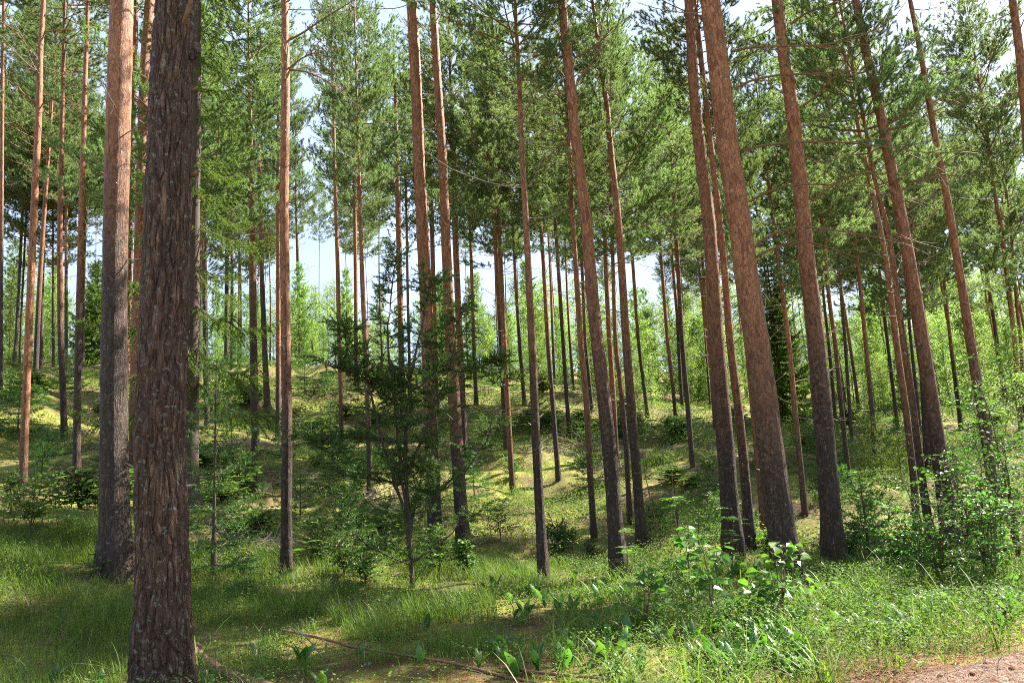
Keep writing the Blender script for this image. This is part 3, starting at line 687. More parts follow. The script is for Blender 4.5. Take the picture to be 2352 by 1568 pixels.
# ------------------------------------------------------------------ the pines one can tell apart, traced trunk by trunk
P_ = [
 ("a1", [(8,60),(6,150),(4,500),(3,784),(2,899)], [9,8], "slim dark pine standing at the very left edge of the view", 6),
 ("a2", [(55,415),(46,600),(37,784),(31,841)], [7,9], "thin grey pine on the hill crest left of the pale sunlit pine", 8),
 ("a3", [(60,500),(50,700),(45,841)], [5,6], "very thin pine on the crest close beside a thin grey one", 8),
 ("a4", [(100,0),(92,125),(90,250),(82,400),(75,550),(65,784),(57,984),(52,1129)], [12,17,19,22], "pale sunlit pine with white bare forked branches, first big trunk from the left", 1.0),
 ("a5", [(102,415),(98,600),(95,784),(92,846)], [9,10], "thin orange pine on the crest just right of the pale sunlit pine", 5),
 ("a6", [(147,85),(142,300),(137,550),(139,784),(145,909),(148,1014)], [9,14,17], "grey pine with sunlit foot on mossy slope, second trunk right of the pale pine", 4),
 ("a7", [(153,420),(152,600),(152,784),(151,850)], [7,9], "thin pine hugging the right side of the grey pine with the sunlit foot", 5),
 ("a8", [(202,0),(195,200),(188,450),(180,784),(177,934),(176,1109)], [10,15,19], "dark shaded pine rising left of the thick red barked pine", 5),
 ("a9", [(197,475),(193,600),(190,784),(190,841)], [7,9], "thin pine on the crest tucked behind the dark shaded one at left", 5),
 ("a10", [(122,550),(122,700),(123,842)], [5,7], "thinnest pine on the left crest between the orange one and the grey one", 5),
 ("b1", [(280,0),(275,150),(270,350),(265,550),(262,784),(262,1034),(265,1330)], [54,58,58,62,76], "thick pine with orange upper bark and black furrowed foot beside the nearest pine", 5.2),
 ("b2", [(313,0),(308,200),(302,350),(295,600),(289,850),(285,1050)], [13,14], "sunlit flaky orange pine mostly hidden behind the thick red barked pine", 2),
 ("b3", [(345,0),(332,150),(327,300),(320,550),(312,784),(308,950),(307,1120)], [24,24,25], "reddish pine squeezed between the two thickest trunks at left", 2),
 ("c1", [(437,540),(436,700),(435,900),(434,1090)], [8,9], "narrow lit pine showing along the right flank of the nearest trunk", 3),
 ("c2", [(461,400),(459,560),(458,784),(457,874)], [10,12], "thin pine behind the drooping spruce, the left one of two", 6),
 ("c3", [(466,410),(469,600),(472,784),(474,900),(476,984)], [12,14], "dark pine behind the drooping spruce, the right one of two", 6),
 ("c4", [(522,430),(521,600),(520,784),(520,830)], [9,11], "grey pine on the crest right of the drooping spruce, left of a close pair", 7),
 ("c5", [(533,475),(533,650),(532,849)], [7,8], "slimmer grey pine of the close pair on the crest right of the drooping spruce", 7),
 ("c6", [(549,600),(549,700),(548,834)], [4,5], "pale thread-thin pine on the crest between the grey pair and the dark forked pair", 1),
 ("d1", [(573,200),(575,300),(577,450),(580,600),(582,784),(585,959),(589,1056)], [8,16,21], "dark pine with half shaded trunk, left one of the pair before the lone orange pine", 5),
 ("d2", [(595,375),(602,650),(607,784),(611,870),(615,946)], [9,13,16], "dark shaded pine, right one of the pair left of the lone orange pine", 7),
 ("d3", [(639,390),(639,600),(639,784),(639,900),(639,1010)], [10,13], "slim pine standing just left behind the straight sunlit orange pine", 3),
 ("e1", [(654,0),(656,120),(656,250),(652,475),(655,650),(656,784),(660,984),(658,1120),(658,1334)], [16,20,22,25,28], "straight orange pine alone before the open sky gap, foot in grass", 3.2),
 ("e2", [(681,510),(684,600),(688,784),(690,836)], [6,10], "small grey pine on the crest with feathery crown in the sky gap", 9),
 ("e3", [(764,175),(769,400),(776,625),(779,784),(783,900),(784,1034)], [7,10,11], "slender red pine left of the juniper, first right of the sky gap", 2.5),
 ("e4", [(814,425),(817,650),(818,784),(820,884)], [8,11], "thin red pine behind the juniper's left top, left of a close pair", 3),
 ("e5", [(824,360),(829,550),(835,700),(839,784),(844,884),(848,1034),(850,1134)], [8,10,12,13], "thin pine with grey lit lower trunk behind the juniper, right of a close pair", 3),
 ("f1", [(911,345),(916,550),(921,784),(924,880),(927,970)], [11,14,15], "reddish pine partly wrapped by the juniper's middle leader", 4),
 ("f2", [(933,475),(936,650),(939,784),(944,950)], [5,8], "thread-thin pine just right of the juniper's middle leader", 5),
 ("g1", [(946,0),(956,200),(964,400),(971,550),(979,700),(986,884),(991,1020),(996,1134),(1000,1260)], [24,28,31,34], "stout red pine rising behind the juniper's right top, foot hidden in leaves", 3),
 ("g2", [(994,0),(1006,200),(1016,350),(1024,550),(1034,784),(1041,884),(1056,1134),(1066,1264)], [17,19,22,28,32], "red pine leaning left behind the juniper's right edge, sunlit flecks on its trunk", 3),
 ("g3", [(992,500),(995,650),(999,784),(1002,950)], [10,12], "thin red pine between the two stout pines behind the juniper", 3),
 ("g4", [(1041,350),(1046,550),(1056,784),(1061,900),(1066,1050)], [13,17], "mid sized pine against the right side of the two stout juniper pines", 3),
 ("g5", [(1079,490),(1084,650),(1088,784),(1091,860),(1094,929)], [7,10], "slim pine on the sunny slope right of the juniper", 4),
 ("h1", [(1134,425),(1141,600),(1151,784),(1157,920),(1163,1045)], [10,13], "dark thin pine of a crossing pair in mid slope, the left trunk", 6),
 ("h2", [(1146,520),(1152,650),(1158,784),(1169,984),(1178,1134)], [9,12,13], "orange lit thin pine of a crossing pair in mid slope, the right trunk", 1.5),
 ("h3", [(1185,50),(1193,200),(1200,375),(1208,500),(1215,650),(1222,784),(1230,984),(1240,1184),(1250,1329)], [8,12,15,19,24], "slender reddish pine with bright flecks, standing alone in the middle with foot in grass", 3.5),
 ("h4", [(1179,540),(1184,650),(1193,784),(1199,860),(1205,931)], [6,9], "thin grey pine just left of the slender flecked middle pine", 5),
 ("h5", [(1238,460),(1248,600),(1258,784),(1270,934),(1283,1104)], [8,12], "thin dark pine whose foot stands at the left end of the brush pile", 5),
 ("h6", [(1273,475),(1283,625),(1293,784),(1300,890),(1308,996)], [8,10], "thin grey pine behind the brush pile on the sunny slope", 6),
 ("i1", [(1308,350),(1315,500),(1325,650),(1333,784),(1348,934),(1355,1084),(1365,1244)], [10,13,15], "red thin pine passing in front of the brush pile, left of a dark leaning one", 2.5),
 ("i2", [(1335,575),(1340,680),(1344,784),(1352,860),(1360,944)], [7,9], "pale thin pine behind the brush pile's right end", 4),
 ("i3", [(1290,0),(1308,175),(1326,350),(1346,500),(1358,650),(1371,784),(1390,934),(1405,1084),(1415,1234),(1423,1320)], [20,24,28,33,39], "dark red pine with branch stubs, leaning left, just right of the brush pile", 3.5),
 ("i4", [(1388,465),(1393,650),(1400,784),(1410,934),(1416,1064)], [10,13], "orange lit pine close behind the dark stubby leaning pine", 1.5),
 ("i5", [(1405,500),(1409,650),(1413,784),(1436,984),(1447,1204)], [8,12], "thin dark pine in the narrow gap between two leaning red pines", 4),
 ("i6", [(1378,145),(1393,225),(1403,350),(1420,500),(1430,650),(1438,784),(1450,934),(1466,1134),(1476,1259)], [10,16,20,24], "slim brown pine whose crown begins mid height, right of the dark stubby leaning pine", 4),
 ("j1", [(1445,500),(1453,600),(1466,784),(1478,880),(1488,960)], [7,9], "thin pine in front of the lime birches, left of the open lime patch", 5),
 ("j2", [(1513,525),(1523,650),(1533,784),(1548,909),(1554,1001)], [7,9], "thin orange pine before the lime green birch patch", 3),
 ("j3", [(1549,495),(1558,625),(1566,784),(1578,909),(1591,1071)], [9,13], "dark pine right of the lime patch, bigger trunk of a V shaped pair", 6),
 ("j4", [(1536,500),(1546,620),(1555,720),(1562,860),(1567,940)], [7,8], "thinner trunk of the V shaped pair right of the lime patch", 6),
 ("j5", [(1613,595),(1619,690),(1626,784),(1635,880),(1643,984)], [7,9], "thin bright orange pine close left of a stout red pine", 1.5),
 ("k1", [(1583,0),(1593,200),(1608,350),(1628,500),(1638,650),(1645,784),(1663,984),(1678,1184),(1686,1285)], [22,28,33,40,46], "stout red pine left of the thickest leaning pine, foot behind rowan leaves", 3),
 ("k2", [(1606,100),(1626,275),(1643,425),(1658,550),(1671,700),(1676,784),(1696,934),(1713,1109),(1723,1264)], [12,15,19,27], "slimmer red pine wedged between the stout red pine and the thickest leaning pine", 2.5),
 ("k3", [(1631,0),(1653,175),(1673,350),(1698,500),(1716,650),(1738,784),(1765,984),(1790,1184),(1812,1322)], [45,50,55,63,72], "thickest leaning red pine on the right with long bare branches arching right", 2.6),
 ("k4", [(1705,650),(1722,850),(1745,1100),(1758,1250)], [13,17], "orange pine almost hidden behind the thickest leaning pine", 1),
 ("k5", [(1785,575),(1800,700),(1812,784),(1825,934),(1840,1084),(1850,1184)], [9,12,15], "thin pine in front of the dark spruce on the right", 2.5),
 ("l1", [(1785,0),(1800,125),(1820,250),(1838,425),(1853,600),(1875,784),(1893,984),(1908,1184),(1917,1303)], [27,32,39,46,51], "stout straight brown pine right of the thickest leaning pine, furrowed foot in lily leaves", 3.6),
 ("l2", [(1880,440),(1893,550),(1903,680),(1918,784),(1935,959),(1955,1144)], [8,12], "thin reddish pine just right of the stout straight brown pine", 4),
 ("l3", [(1885,600),(1893,700),(1903,784),(1912,880),(1921,984)], [6,9], "grey thin pine behind the right flank of the stout straight brown pine", 6),
 ("l4", [(1925,600),(1934,700),(1941,784),(1949,900),(1956,1011)], [7,9], "dark thin pine second right of the stout straight brown pine", 6),
 ("l5", [(1960,525),(1975,650),(1988,784),(2005,959),(2010,1079)], [8,12], "slim dark pine with leaves round its foot beside a dark bushy thicket", 3),
 ("l6", [(2025,665),(2038,784),(2050,880),(2062,984)], [7,9], "thin grey pine on the far sunny slope, third before the twin trunks", 6),
 ("m1", [(1920,25),(1955,200),(1975,310),(2000,425),(2020,515),(2040,625),(2058,784),(2080,934),(2100,1109),(2107,1230)], [8,11,15,18], "left trunk of the slim twin pines leaning left on the right side", 3),
 ("m2", [(1980,250),(2010,425),(2042,525),(2062,690),(2075,784),(2095,909),(2115,1084),(2143,1269)], [8,12,16,21], "right trunk of the slim twin pines, orange with blackened foot", 2.6),
 ("m3", [(1965,0),(1990,125),(2020,250),(2050,400),(2080,550),(2105,700),(2118,784),(2145,959),(2170,1134),(2187,1275)], [19,24,32,37,42], "stout red pine leaning left behind birch leaves, right of the slim twins", 2.8),
 ("m4", [(2080,640),(2092,784),(2104,890),(2115,1009)], [7,9], "thin grey pine glimpsed between the twins and the stout leaning pine", 6),
 ("m5", [(2108,700),(2120,850),(2130,1060)], [16,18], "shaded grey pine half hidden behind the stout leaning pine at right", 8),
 ("n1", [(2090,0),(2120,150),(2145,300),(2175,450),(2195,575),(2213,675),(2228,784),(2258,959),(2280,1109),(2297,1262)], [11,16,20,24,27], "reddish pine leaning left, foot wrapped in the dense birch bush", 3),
 ("n2", [(2160,575),(2172,680),(2183,784),(2195,880),(2208,986)], [7,11], "thin grey pine on sunny slope left of the pine above the dense bush", 4),
 ("n3", [(2250,525),(2270,650),(2290,784),(2303,870),(2318,960)], [8,10], "thin pine with twiggy trunk near the right edge, behind leafy bush", 6),
 ("n4", [(2270,325),(2285,450),(2300,525),(2315,650),(2331,784),(2345,984)], [8,11,13], "slim orange pine near the right edge above the leafy bush", 2),
 ("n5", [(2335,700),(2345,784),(2353,975)], [8,9], "short visible pine stem touching the right edge above the bush", 3),
 ("n6", [(2325,0),(2340,100),(2352,225),(2375,500),(2400,800),(2440,1240)], [19,22,26,30], "dark red pine cut by the upper right corner of the view", 3),
]
TRACED = {
 "k3": [[(1673,120),(1728,108),(1780,107),(1885,105),(1960,92),(2040,55)], [(1683,207),(1723,185),(1780,173),(1865,170),(1945,163),(1985,160)],
        [(1703,347),(1748,335),(1780,331),(1855,325),(1955,328),(2040,338),(2145,355),(2220,345)], [(1718,465),(1750,447),(1795,428),(1850,423),(1920,425),(2030,428)],
        [(1728,575),(1750,550),(1805,525),(1870,521),(1960,535),(2020,547),(2080,535)], [(1730,594),(1770,572),(1820,557),(1875,557),(1935,580)]],
 "l1": [[(1860,467),(1900,435),(1935,410),(2000,392),(2045,430),(2080,485)], [(1835,250),(1870,225),(1920,172),(1960,120)], [(1812,60),(1850,30),(1900,12),(1950,0)]],
 "a4": [[(84,246),(40,200),(0,172)], [(85,245),(118,230),(150,222),(175,250),(205,275)], [(92,160),(60,100),(20,60),(-20,40)], [(95,75),(130,70),(160,70)]],
 "i3": [[(1316,135),(1350,118),(1380,95),(1410,60)], [(1325,190),(1355,150),(1385,110)], [(1330,262),(1300,320),(1260,360)]],
 "e1": [[(657,95),(690,80),(740,45),(790,15),(830,-10)], [(657,160),(700,163),(740,180),(800,215)], [(657,165),(690,135),(725,120)]],
 "m3": [[(2030,300),(2080,290),(2140,260),(2220,220)], [(2075,420),(2120,415),(2170,390)]],
}
for key, pts, wd, label, bh in P_:
    cs = {'e1': .5, 'e2': .7, 'e3': .6, 'd2': .75, 'd3': .6, 'e5': .6, 'l1': .8, 'k4': .5, 'n6': .6, 'm2': .75, 'n1': .75, 'm3': .8, 'k3': .85, 'k1': .85, 'i6': .8, 'h3': .8, 'k2': .8}.get(key, 1.0)
    pine_at(key, pts, wd, label, bark_h=bh, traced=TRACED.get(key, ()), seed=hash_s(key) % 997, cs=cs)
# the nearest trunk
near = pine_at("big", [(413,-60),(407,0),(397,150),(391,300),(387,450),(381,600),(376,784),(369,900),(368,1034),(372,1234),(376,1384),(373,1509),(372,1566)],
        [96,97,100,104,108,110,113,118,121,124,133,150,172], "nearest and thickest pine, deeply furrowed grey brown bark with lichen and a burl high up", bark_h=99, big=True, nd=0, seed=5, D=7.0)
# burl and broken limbs of the nearest pine
def near_details():
    base, D = TREES["big"][0], TREES["big"][1]; hv = np.array([base[0], base[1], 0]) / D
    def pt(u, v, off=0.0):
        d = ray(u, v); return np.array([0, 0, CAMZ]) + d * ((D - off) / d.dot(hv)) - base
    import bmesh
    bm = bmesh.new(); bmesh.ops.create_icosphere(bm, subdivisions=4, radius=1.0)
    for v_ in bm.verts:
        k = 1 + .45 * mnoise.fractal(v_.co * 1.3 + Vector((3, 1, 4)), 1.0, 2.0, 4) + .10 * mnoise.noise(v_.co * 6); v_.co = Vector((v_.co.x * k * .060, v_.co.y * k * .06, v_.co.z * k * .115))
    me = bpy.data.meshes.new("burl"); bm.to_mesh(me); bm.free(); me.materials.append(M['big_bark']); obj("burl", me, near, pt(441, 118, .06))
    for pl, r0 in [([(419, 66), (426, 40), (441, -8)], .019), ([(436, 402), (446, 398), (458, 392)], .016), ([(434, 208), (444, 206), (455, 200)], .012), ([(344, 1010), (334, 1004), (328, 1003)], .009)]:
        offs = (.12, .22, .32) if pl[0][0] == 419 else (.06, .07, .08)
        mb = MB(); P = np.array([pt(u, v, o) for (u, v), o in zip(pl, offs)]); tube(mb, P, np.array([r0 * 1.3, r0, r0 * .8]), 9, 0, True); obj("branch_stub", mb.mesh("branch_stub", M['limb'], True), near)
near_details()

N_FAR, N_YOUNG = 14, 270
_r = np.random.default_rng(5)
SIDE_PINES = []
for _i in range(200):
    _x, _y = _r.uniform(6, 34), _r.uniform(-8, 26)
    _a = math.degrees(math.atan2(_x, _y))
    if _a < 38.5: continue
    if math.hypot(_x - 9.9, _y - 9.9) < 3.5 or math.hypot(_x - 17.8, _y - 13.5) < 3.5: continue
    if _y < 9 and abs(_y - 0.2 * _x) < 3.0: continue
    if min([99] + [math.hypot(_x - q[0], _y - q[1]) for q in SIDE_PINES]) < 4.6: continue
    SIDE_PINES.append((_x, _y, _r.uniform(16, 20)))
    if len(SIDE_PINES) >= 9: break

# ------------------------------------------------------------------ more pines: far fillers and the ones outside the frame that shade it
def pine_free(x, y, H, hc, dia, label, group, lean=(0, 0), seed=0, nd=4, bark_h=3.5, ns=10, cs=1.0):
    r = rng(seed + 5000); z = float(height(x, y))
    root = empty("pine_tree", (x, y, z)); tag(root, label, "pine tree", group)
    zz = np.linspace(-0.3, H, 9); P = np.stack([lean[0] * zz + .1 * np.sin(zz * .3 + seed), lean[1] * zz + .1 * np.sin(zz * .25 + 2 * seed), zz], -1); P[:, :2] -= P[0, :2]
    R = dia / 2 * np.maximum(0.05, 1 - np.maximum(zz, 0) / H) ** 0.7
    tr = obj("trunk", trunk_mb(P, R, ns, 0.3, seed, flare=.15, flake=.03).mesh("trunk", M['pine_bark'], True), root); tr['bark_h'] = float(bark_h)
    a, b_ = CR_PINE[(seed * 3 + 1) % 7]
    ax = np.array([np.interp(hc, zz, P[:, 0]), np.interp(hc, zz, P[:, 1]), hc]); dv = Vector(P[-1] - ax)
    c = obj("crown", a, root, ax); c.rotation_mode = 'QUATERNION'; c.rotation_quaternion = dv.to_track_quat('Z', 'Y') @ Quaternion((0, 0, 1), r.random() * 6.28)
    f = r.uniform(.85, 1.15) * cs; c.scale = (f, f, (dv.length + .3) / 9.0); obj("branches", b_, c)
    for i in range(nd):
        z_ = r.uniform(hc * .5, hc); e = obj("dead_branch", DEAD[r.integers(2, 7)], root, (np.interp(z_, zz, P[:, 0]), np.interp(z_, zz, P[:, 1]), z_)); e.rotation_euler = (0, r.uniform(-.3, .3), r.random() * 6.28)
    return root
r = rng(77)
placed = [v[0][:2] for v in TREES.values()]
far_label = "slender distant pine with feathery grey green crown standing among the back rows of the wood"
n_far = 0; tries = 0
while n_far < N_FAR and tries < 4000:
    tries += 1
    u = r.uniform(-150, 2500); D = r.uniform(36, 52)
    if 640 < u < 800: continue
    if u < 1150 and 520 < u and r.random() < .55: continue
    az = az_of(u, 900); x, y = D * math.sin(az), D * math.cos(az)
    if min(np.hypot(*(np.array([x, y]) - p)) for p in placed) < 2.6: continue
    placed.append(np.array([x, y])); n_far += 1
    H = r.uniform(15.5, 19.5); pine_free(x, y, H, H * r.uniform(.42, .52), r.uniform(.15, .24), far_label, "far pines in the back rows", (0, 0), n_far, nd=3, bark_h=4, cs=1.0)
SIDE = SIDE_PINES
for i, (x, y, H) in enumerate(SIDE):
    if min(np.hypot(*(np.array([x, y]) - p)) for p in placed) < 1.5: continue
    pine_free(x, y, H, H * .6, .28, "tall pine at the side of the stand beyond the edge of the view", "pines beyond the edge of the view", (-.03, 0), 100 + i, nd=6, ns=14, cs=.85)

r = rng(99)
for i in range(46):
    u = r.uniform(-40, 2400); D = r.uniform(46, 74); az = az_of(u, 900); x, y = D * math.sin(az), D * math.cos(az)
    H = r.uniform(12, 17); pine_free(x, y, H, H * r.uniform(.62, .74), r.uniform(.09, .15), "thread thin pole like pine far back among the young trees", "thin pole pines far back", (r.normal() * .01, 0), 300 + i, nd=1, bark_h=r.uniform(0, 6), ns=7, cs=.5)
# ------------------------------------------------------------------ young wood beyond the crest: birches and small pines
def small_tree(kind, x, y, H, label, cat, group, seed, wf=1.0):
    r = rng(seed + 900); z = float(height(x, y)) - .05
    root = empty({'birch': "birch_tree", 'young': "young_pine_tree", 'spruce': "spruce_tree"}[kind], (x, y, z), r.random() * 6.28); tag(root, label, cat, group)
    src = {'birch': CR_BIRCH, 'young': CR_YOUNG}[kind]; a, b_ = src[seed % len(src)]
    s = H / 8.0
    zz = np.linspace(-.2, H * .95, 6); P = np.stack([.04 * np.sin(zz), .04 * np.cos(zz * 1.3), zz], -1)
    t = obj("trunk", trunk_mb(P, np.linspace(.05, .008, 6) * s, 7, .4, seed, knot=.03).mesh("trunk", M['birch'] if kind == 'birch' else M['twig'], True), root); t['bark_h'] = 9.0
    c = obj("crown", a, root); c.scale = (s * wf, s * wf, s); obj("branches", b_, c)
    return root
r = rng(31)
k = 0
yl = {"birch": "lime green young birch in the sunlit thicket beyond the pines", "young": "small bushy young pine in the sunlit regrowth beyond the pines"}
for i in range(N_YOUNG):
    u = r.uniform(-60, 2420)
    left = u < 1100
    D = r.uniform(54, 82) if left else r.uniform(56, 88)
    if not left and r.random() < .35: D = r.uniform(50, 60)
    az = az_of(u, 900); x, y = D * math.sin(az), D * math.cos(az)
    pb = .75 if (500 < u < 800 or 1380 < u < 1560 or 1950 < u) else .55
    kind = 'birch' if r.random() < pb else 'young'
    fr = (D - 50) / 38
    H = (r.uniform(4.0, 8.0) if left else 4.0 + 9.0 * fr + r.uniform(-1, 1.5)); H = H if kind == 'birch' else H * 1.05
    small_tree(kind, x, y, H, yl[kind], "birch tree" if kind == 'birch' else "pine tree", "young birches beyond the crest" if kind == 'birch' else "young pines beyond the crest", i, 1.15)
# low leafy trees in front of the thicket edge
for i, (u, D, H, kind) in enumerate([(1495, 44, 5.5, 'birch'), (1400, 50, 4.0, 'birch'), (1580, 52, 5.0, 'birch'), (1290, 52, 5.0, 'young'), (1240, 54, 6, 'young'), (1180, 50, 4.5, 'young'), (880, 47, 4.5, 'birch'), (2180, 46, 5.5, 'birch'), (2260, 40, 5.0, 'birch'), (2330, 36, 5.0, 'birch'), (1660, 55, 6, 'birch'), (2100, 52, 6, 'young'), (1960, 56, 7, 'young'), (2020, 54, 6, 'young'), (720, 52, 3.2, 'birch'), (610, 54, 3.5, 'birch'), (500, 52, 3, 'birch')]):
    az = az_of(u, 900); x, y = D * math.sin(az), D * math.cos(az)
    small_tree(kind, x, y, H, {"birch": "low leafy birch at the near edge of the sunlit thicket", "young": "low young pine at the near edge of the sunlit regrowth"}[kind], "birch tree" if kind == 'birch' else "pine tree", "low trees at the thicket edge", 500 + i, 1.2)

# ------------------------------------------------------------------ spruces
def spruce_tree(x, y, H, rad, label, seed, droop=.6, clear=0.0, mat='spruce', cat="spruce tree", name="spruce_tree", K=16, step=.3, hang=1.0, w=.010, L=.06, group=None, wobble=0):
    z = float(height(x, y)) - .05
    root = empty(name, (x, y, z)); tag(root, label, cat, group)
    zz = np.linspace(-.1, H, 8); R = np.linspace(max(.02, .011 * H), .006, 8)
    P = np.stack([0 * zz, 0 * zz, zz], -1)
    t = obj("trunk", trunk_mb(P, R, 10, .15, seed, knot=.05).mesh("trunk", M['sprucebark'], True), root)
    a, b_ = spruce_crown(seed, H - clear, rad, K=K, droop=droop, step=step, hang=hang, w=w, stubL=L)
    c = obj("crown", a.mesh("spruce_needles", M[mat]), root, (0, 0, clear)); obj("branches", b_.mesh("spruce_limbs", M['sprucebark']), c)
    return root
def gxy(u, v, D=None):
    if D is None: p, _ = hit(u, v, 4.0); return p[0], p[1]
    az = az_of(u, v); return D * math.sin(az), D * math.cos(az)
x, y = gxy(432, 1180, 16.0); spruce_tree(x, y, 17.0, 2.1, "tall spruce with drooping mossy green branches reaching out right of the nearest trunk", 1, droop=1.0, clear=2.6, step=.8, hang=1.5, K=18, w=.012)
x, y = gxy(1805, 975, 44); spruce_tree(x, y, 11.5, 1.9, "dark bushy spruce behind the thin pine on the right", 2, droop=.7, w=.03, L=.12, K=10)
x, y = gxy(215, 850, 46); spruce_tree(x, y, 6.0, 1.7, "dark small spruce on the left crest beside the thin twin pines", 3, w=.03, L=.12, K=8)
x, y = gxy(490, 1330); spruce_tree(x, y, 3.1, .95, "spindly spruce sapling with airy branches standing in grass right of the nearest trunk", 4, droop=.25, mat='spruce_s', hang=.3, step=.24, K=12)
x, y = gxy(545, 905); spruce_tree(x, y, 3.2, 1.3, "low dense spruce on the upper slope left of the dark shaded pine", 5, w=.02, L=.1, K=8, mat='spruce_s')
for i, (u, v, H, lab) in enumerate([
    (95, 1105, .95, "little dark spruce on moss right of the pale sunlit pine"), (40, 1000, 2.0, "bushy spruce sapling half hidden behind the pale sunlit pine"),
    (560, 1225, .75, "low spruce seedling beside the lone orange pine"), (1090, 1150, 1.5, "bright green spruce sapling right of the juniper"),
    (1430, 1010, 1.5, "small spruce on the slope between the leaning pines in mid view"), (1920, 1055, 1.5, "dark spruce sapling shading the slope behind the stout straight pine"),
    (2030, 1110, 2.1, "dense dark spruce thicket left of the slim twin pines"), (2075, 1120, 1.6, "dark bushy spruce at the foot of the slim twin pines"),
    (1790, 1090, 1.6, "dark low spruce between thin pine and stout straight pine"), (2000, 1290, 1.3, "small airy spruce sapling in the bushes left of the twins' feet"),
    (700, 900, 2.2, "small spruce on the slope beyond the lone orange pine"), (1240, 960, 1.4, "small spruce at the foot of the sunny slope in mid view"),
    (760, 1010, 1.6, "low spruce left behind the juniper"), (150, 900, 1.8, "small spruce on the left slope near the grey pine"), (1560, 1240, 1.1, "spruce seedling left of the stout red pine's foot"),
    (690, 1190, 1.0, "spruce seedling just right of the lone orange pine")]):
    x, y = gxy(u, v); spruce_tree(x, y, H, .45 + H * .28, lab, 20 + i, droop=.3, mat='spruce_s' if i not in (5, 6, 7, 8) else 'spruce', hang=.3, step=.18 if H < 1.4 else .24, K=9, name="spruce_sapling", cat="spruce sapling", w=.014, L=.07)

SEED = []
for s_ in range(4):
    a, b_ = spruce_crown(700 + s_, 1.0, .45 + .06 * s_, K=9, droop=.25, step=.15, hang=.2, w=.014, stubL=.07); SEED.append((a.mesh("seedling_needles", M['spruce_s']), b_.mesh("seedling_stems", M['sprucebark'])))
r = rng(4242)
for i in range(85):
    az = math.radians(r.uniform(-36, 36)); D = r.uniform(14, 46); x, y = D * math.sin(az), D * math.cos(az)
    if fbm(np.array([x / 4]), np.array([y / 4]), 91, 2)[0] < .42: continue
    z = float(height(x, y)) - .03; root = empty("spruce_seedling", (x, y, z), r.random() * 6.28); tag(root, "one of many knee high spruce seedlings dotted over the mossy slope", "spruce seedling", "spruce seedlings dotted over the slope")
    s = r.uniform(.5, 1.4); root.scale = (s * r.uniform(1, 1.5), s * r.uniform(1, 1.5), s); a, b_ = SEED[i % 4]; c = obj("crown", a, root); obj("stem", b_, root)
# ------------------------------------------------------------------ the juniper in the middle
def juniper(bu, bv, stems, label, seed, foli=1.0, D=None, fl=1.0):
    base, D_ = hit(bu, bv, 5); r = rng(seed)
    D = D or D_
    d = ray(bu, bv); hv = np.array([base[0], base[1], 0]) / np.hypot(base[0], base[1]); D = np.hypot(base[0], base[1])
    root = empty("juniper_bush", base); tag(root, label, "juniper")
    nb = MB(); tb = MB(); NP = []; ND = []
    for si, (poly, r0, den, spread) in enumerate(stems):
        dep = r.uniform(-.35, .35) if si else 0
        Q = []
        for i, (u, v) in enumerate(poly):
            dd = ray(u, v); f = i / max(1, len(poly) - 1); Q.append(np.array([0, 0, CAMZ]) + dd * ((D + dep * f * 2) / dd.dot(hv)) - base)
        Q = np.array(Q); tq = np.linspace(0, 1, len(Q)); t2 = np.linspace(0, 1, len(Q) * 5); Qs = np.stack([np.interp(t2, tq, Q[:, a]) for a in range(3)], -1)
        Qs[1:-1] += r.normal(size=(len(Qs) - 2, 3)) * .008
        smb = MB(); tube(smb, Qs, np.linspace(r0, .006, len(Qs)) * (1 + .15 * r.normal(size=len(Qs))), 8)
        obj("stem", smb.mesh("stem", M['sprucebark'], True), root)
        ln = np.linalg.norm(np.diff(Qs, axis=0), axis=1).sum()
        nbz = int(ln * 27 * den)
        for q in range(nbz):
            f = r.random() ** .62; i = min(len(Qs) - 2, int(f * (len(Qs) - 1))); c = Qs[i]; 
            az = r.random() * 6.28; L_ = spread * 1.1 * r.uniform(.25, 1.1) * (1.05 - f * .5)
            P = limb_curve(r, L_, math.radians(r.uniform(-15, 35)), math.radians(r.uniform(5, 50)), az, 5, 0, .25) + c
            tube(tb, P, np.linspace(.008, .003, 5), 3)
            for s_ in range(int(L_ / .035)):
                g = r.uniform(.25, 1) * 4; j = min(3, int(g)); b = P[j] + (P[j + 1] - P[j]) * (g - j)
                dd = nrm(rdir(r, 1, -.9, .7)[0] * .8 + nrm(P[j + 1] - P[j])); l = r.uniform(.06, .22)
                for w_ in range(max(1, int(l / .04))): 
                    h = (w_ + .5) * .04; NP.append(b + dd * h + np.array([0, 0, -.5 * h * h])); ND.append(dd)
    needles(nb, r, np.array(NP), np.array(ND), K=int(12 * foli), L=.036, w=.010, seg=.05, spread=.9)
    c = obj("foliage", nb.mesh("juniper_foliage", M['juniper']), root); obj("branches", tb.mesh("juniper_twigs", M['sprucebark']), root)
    return root
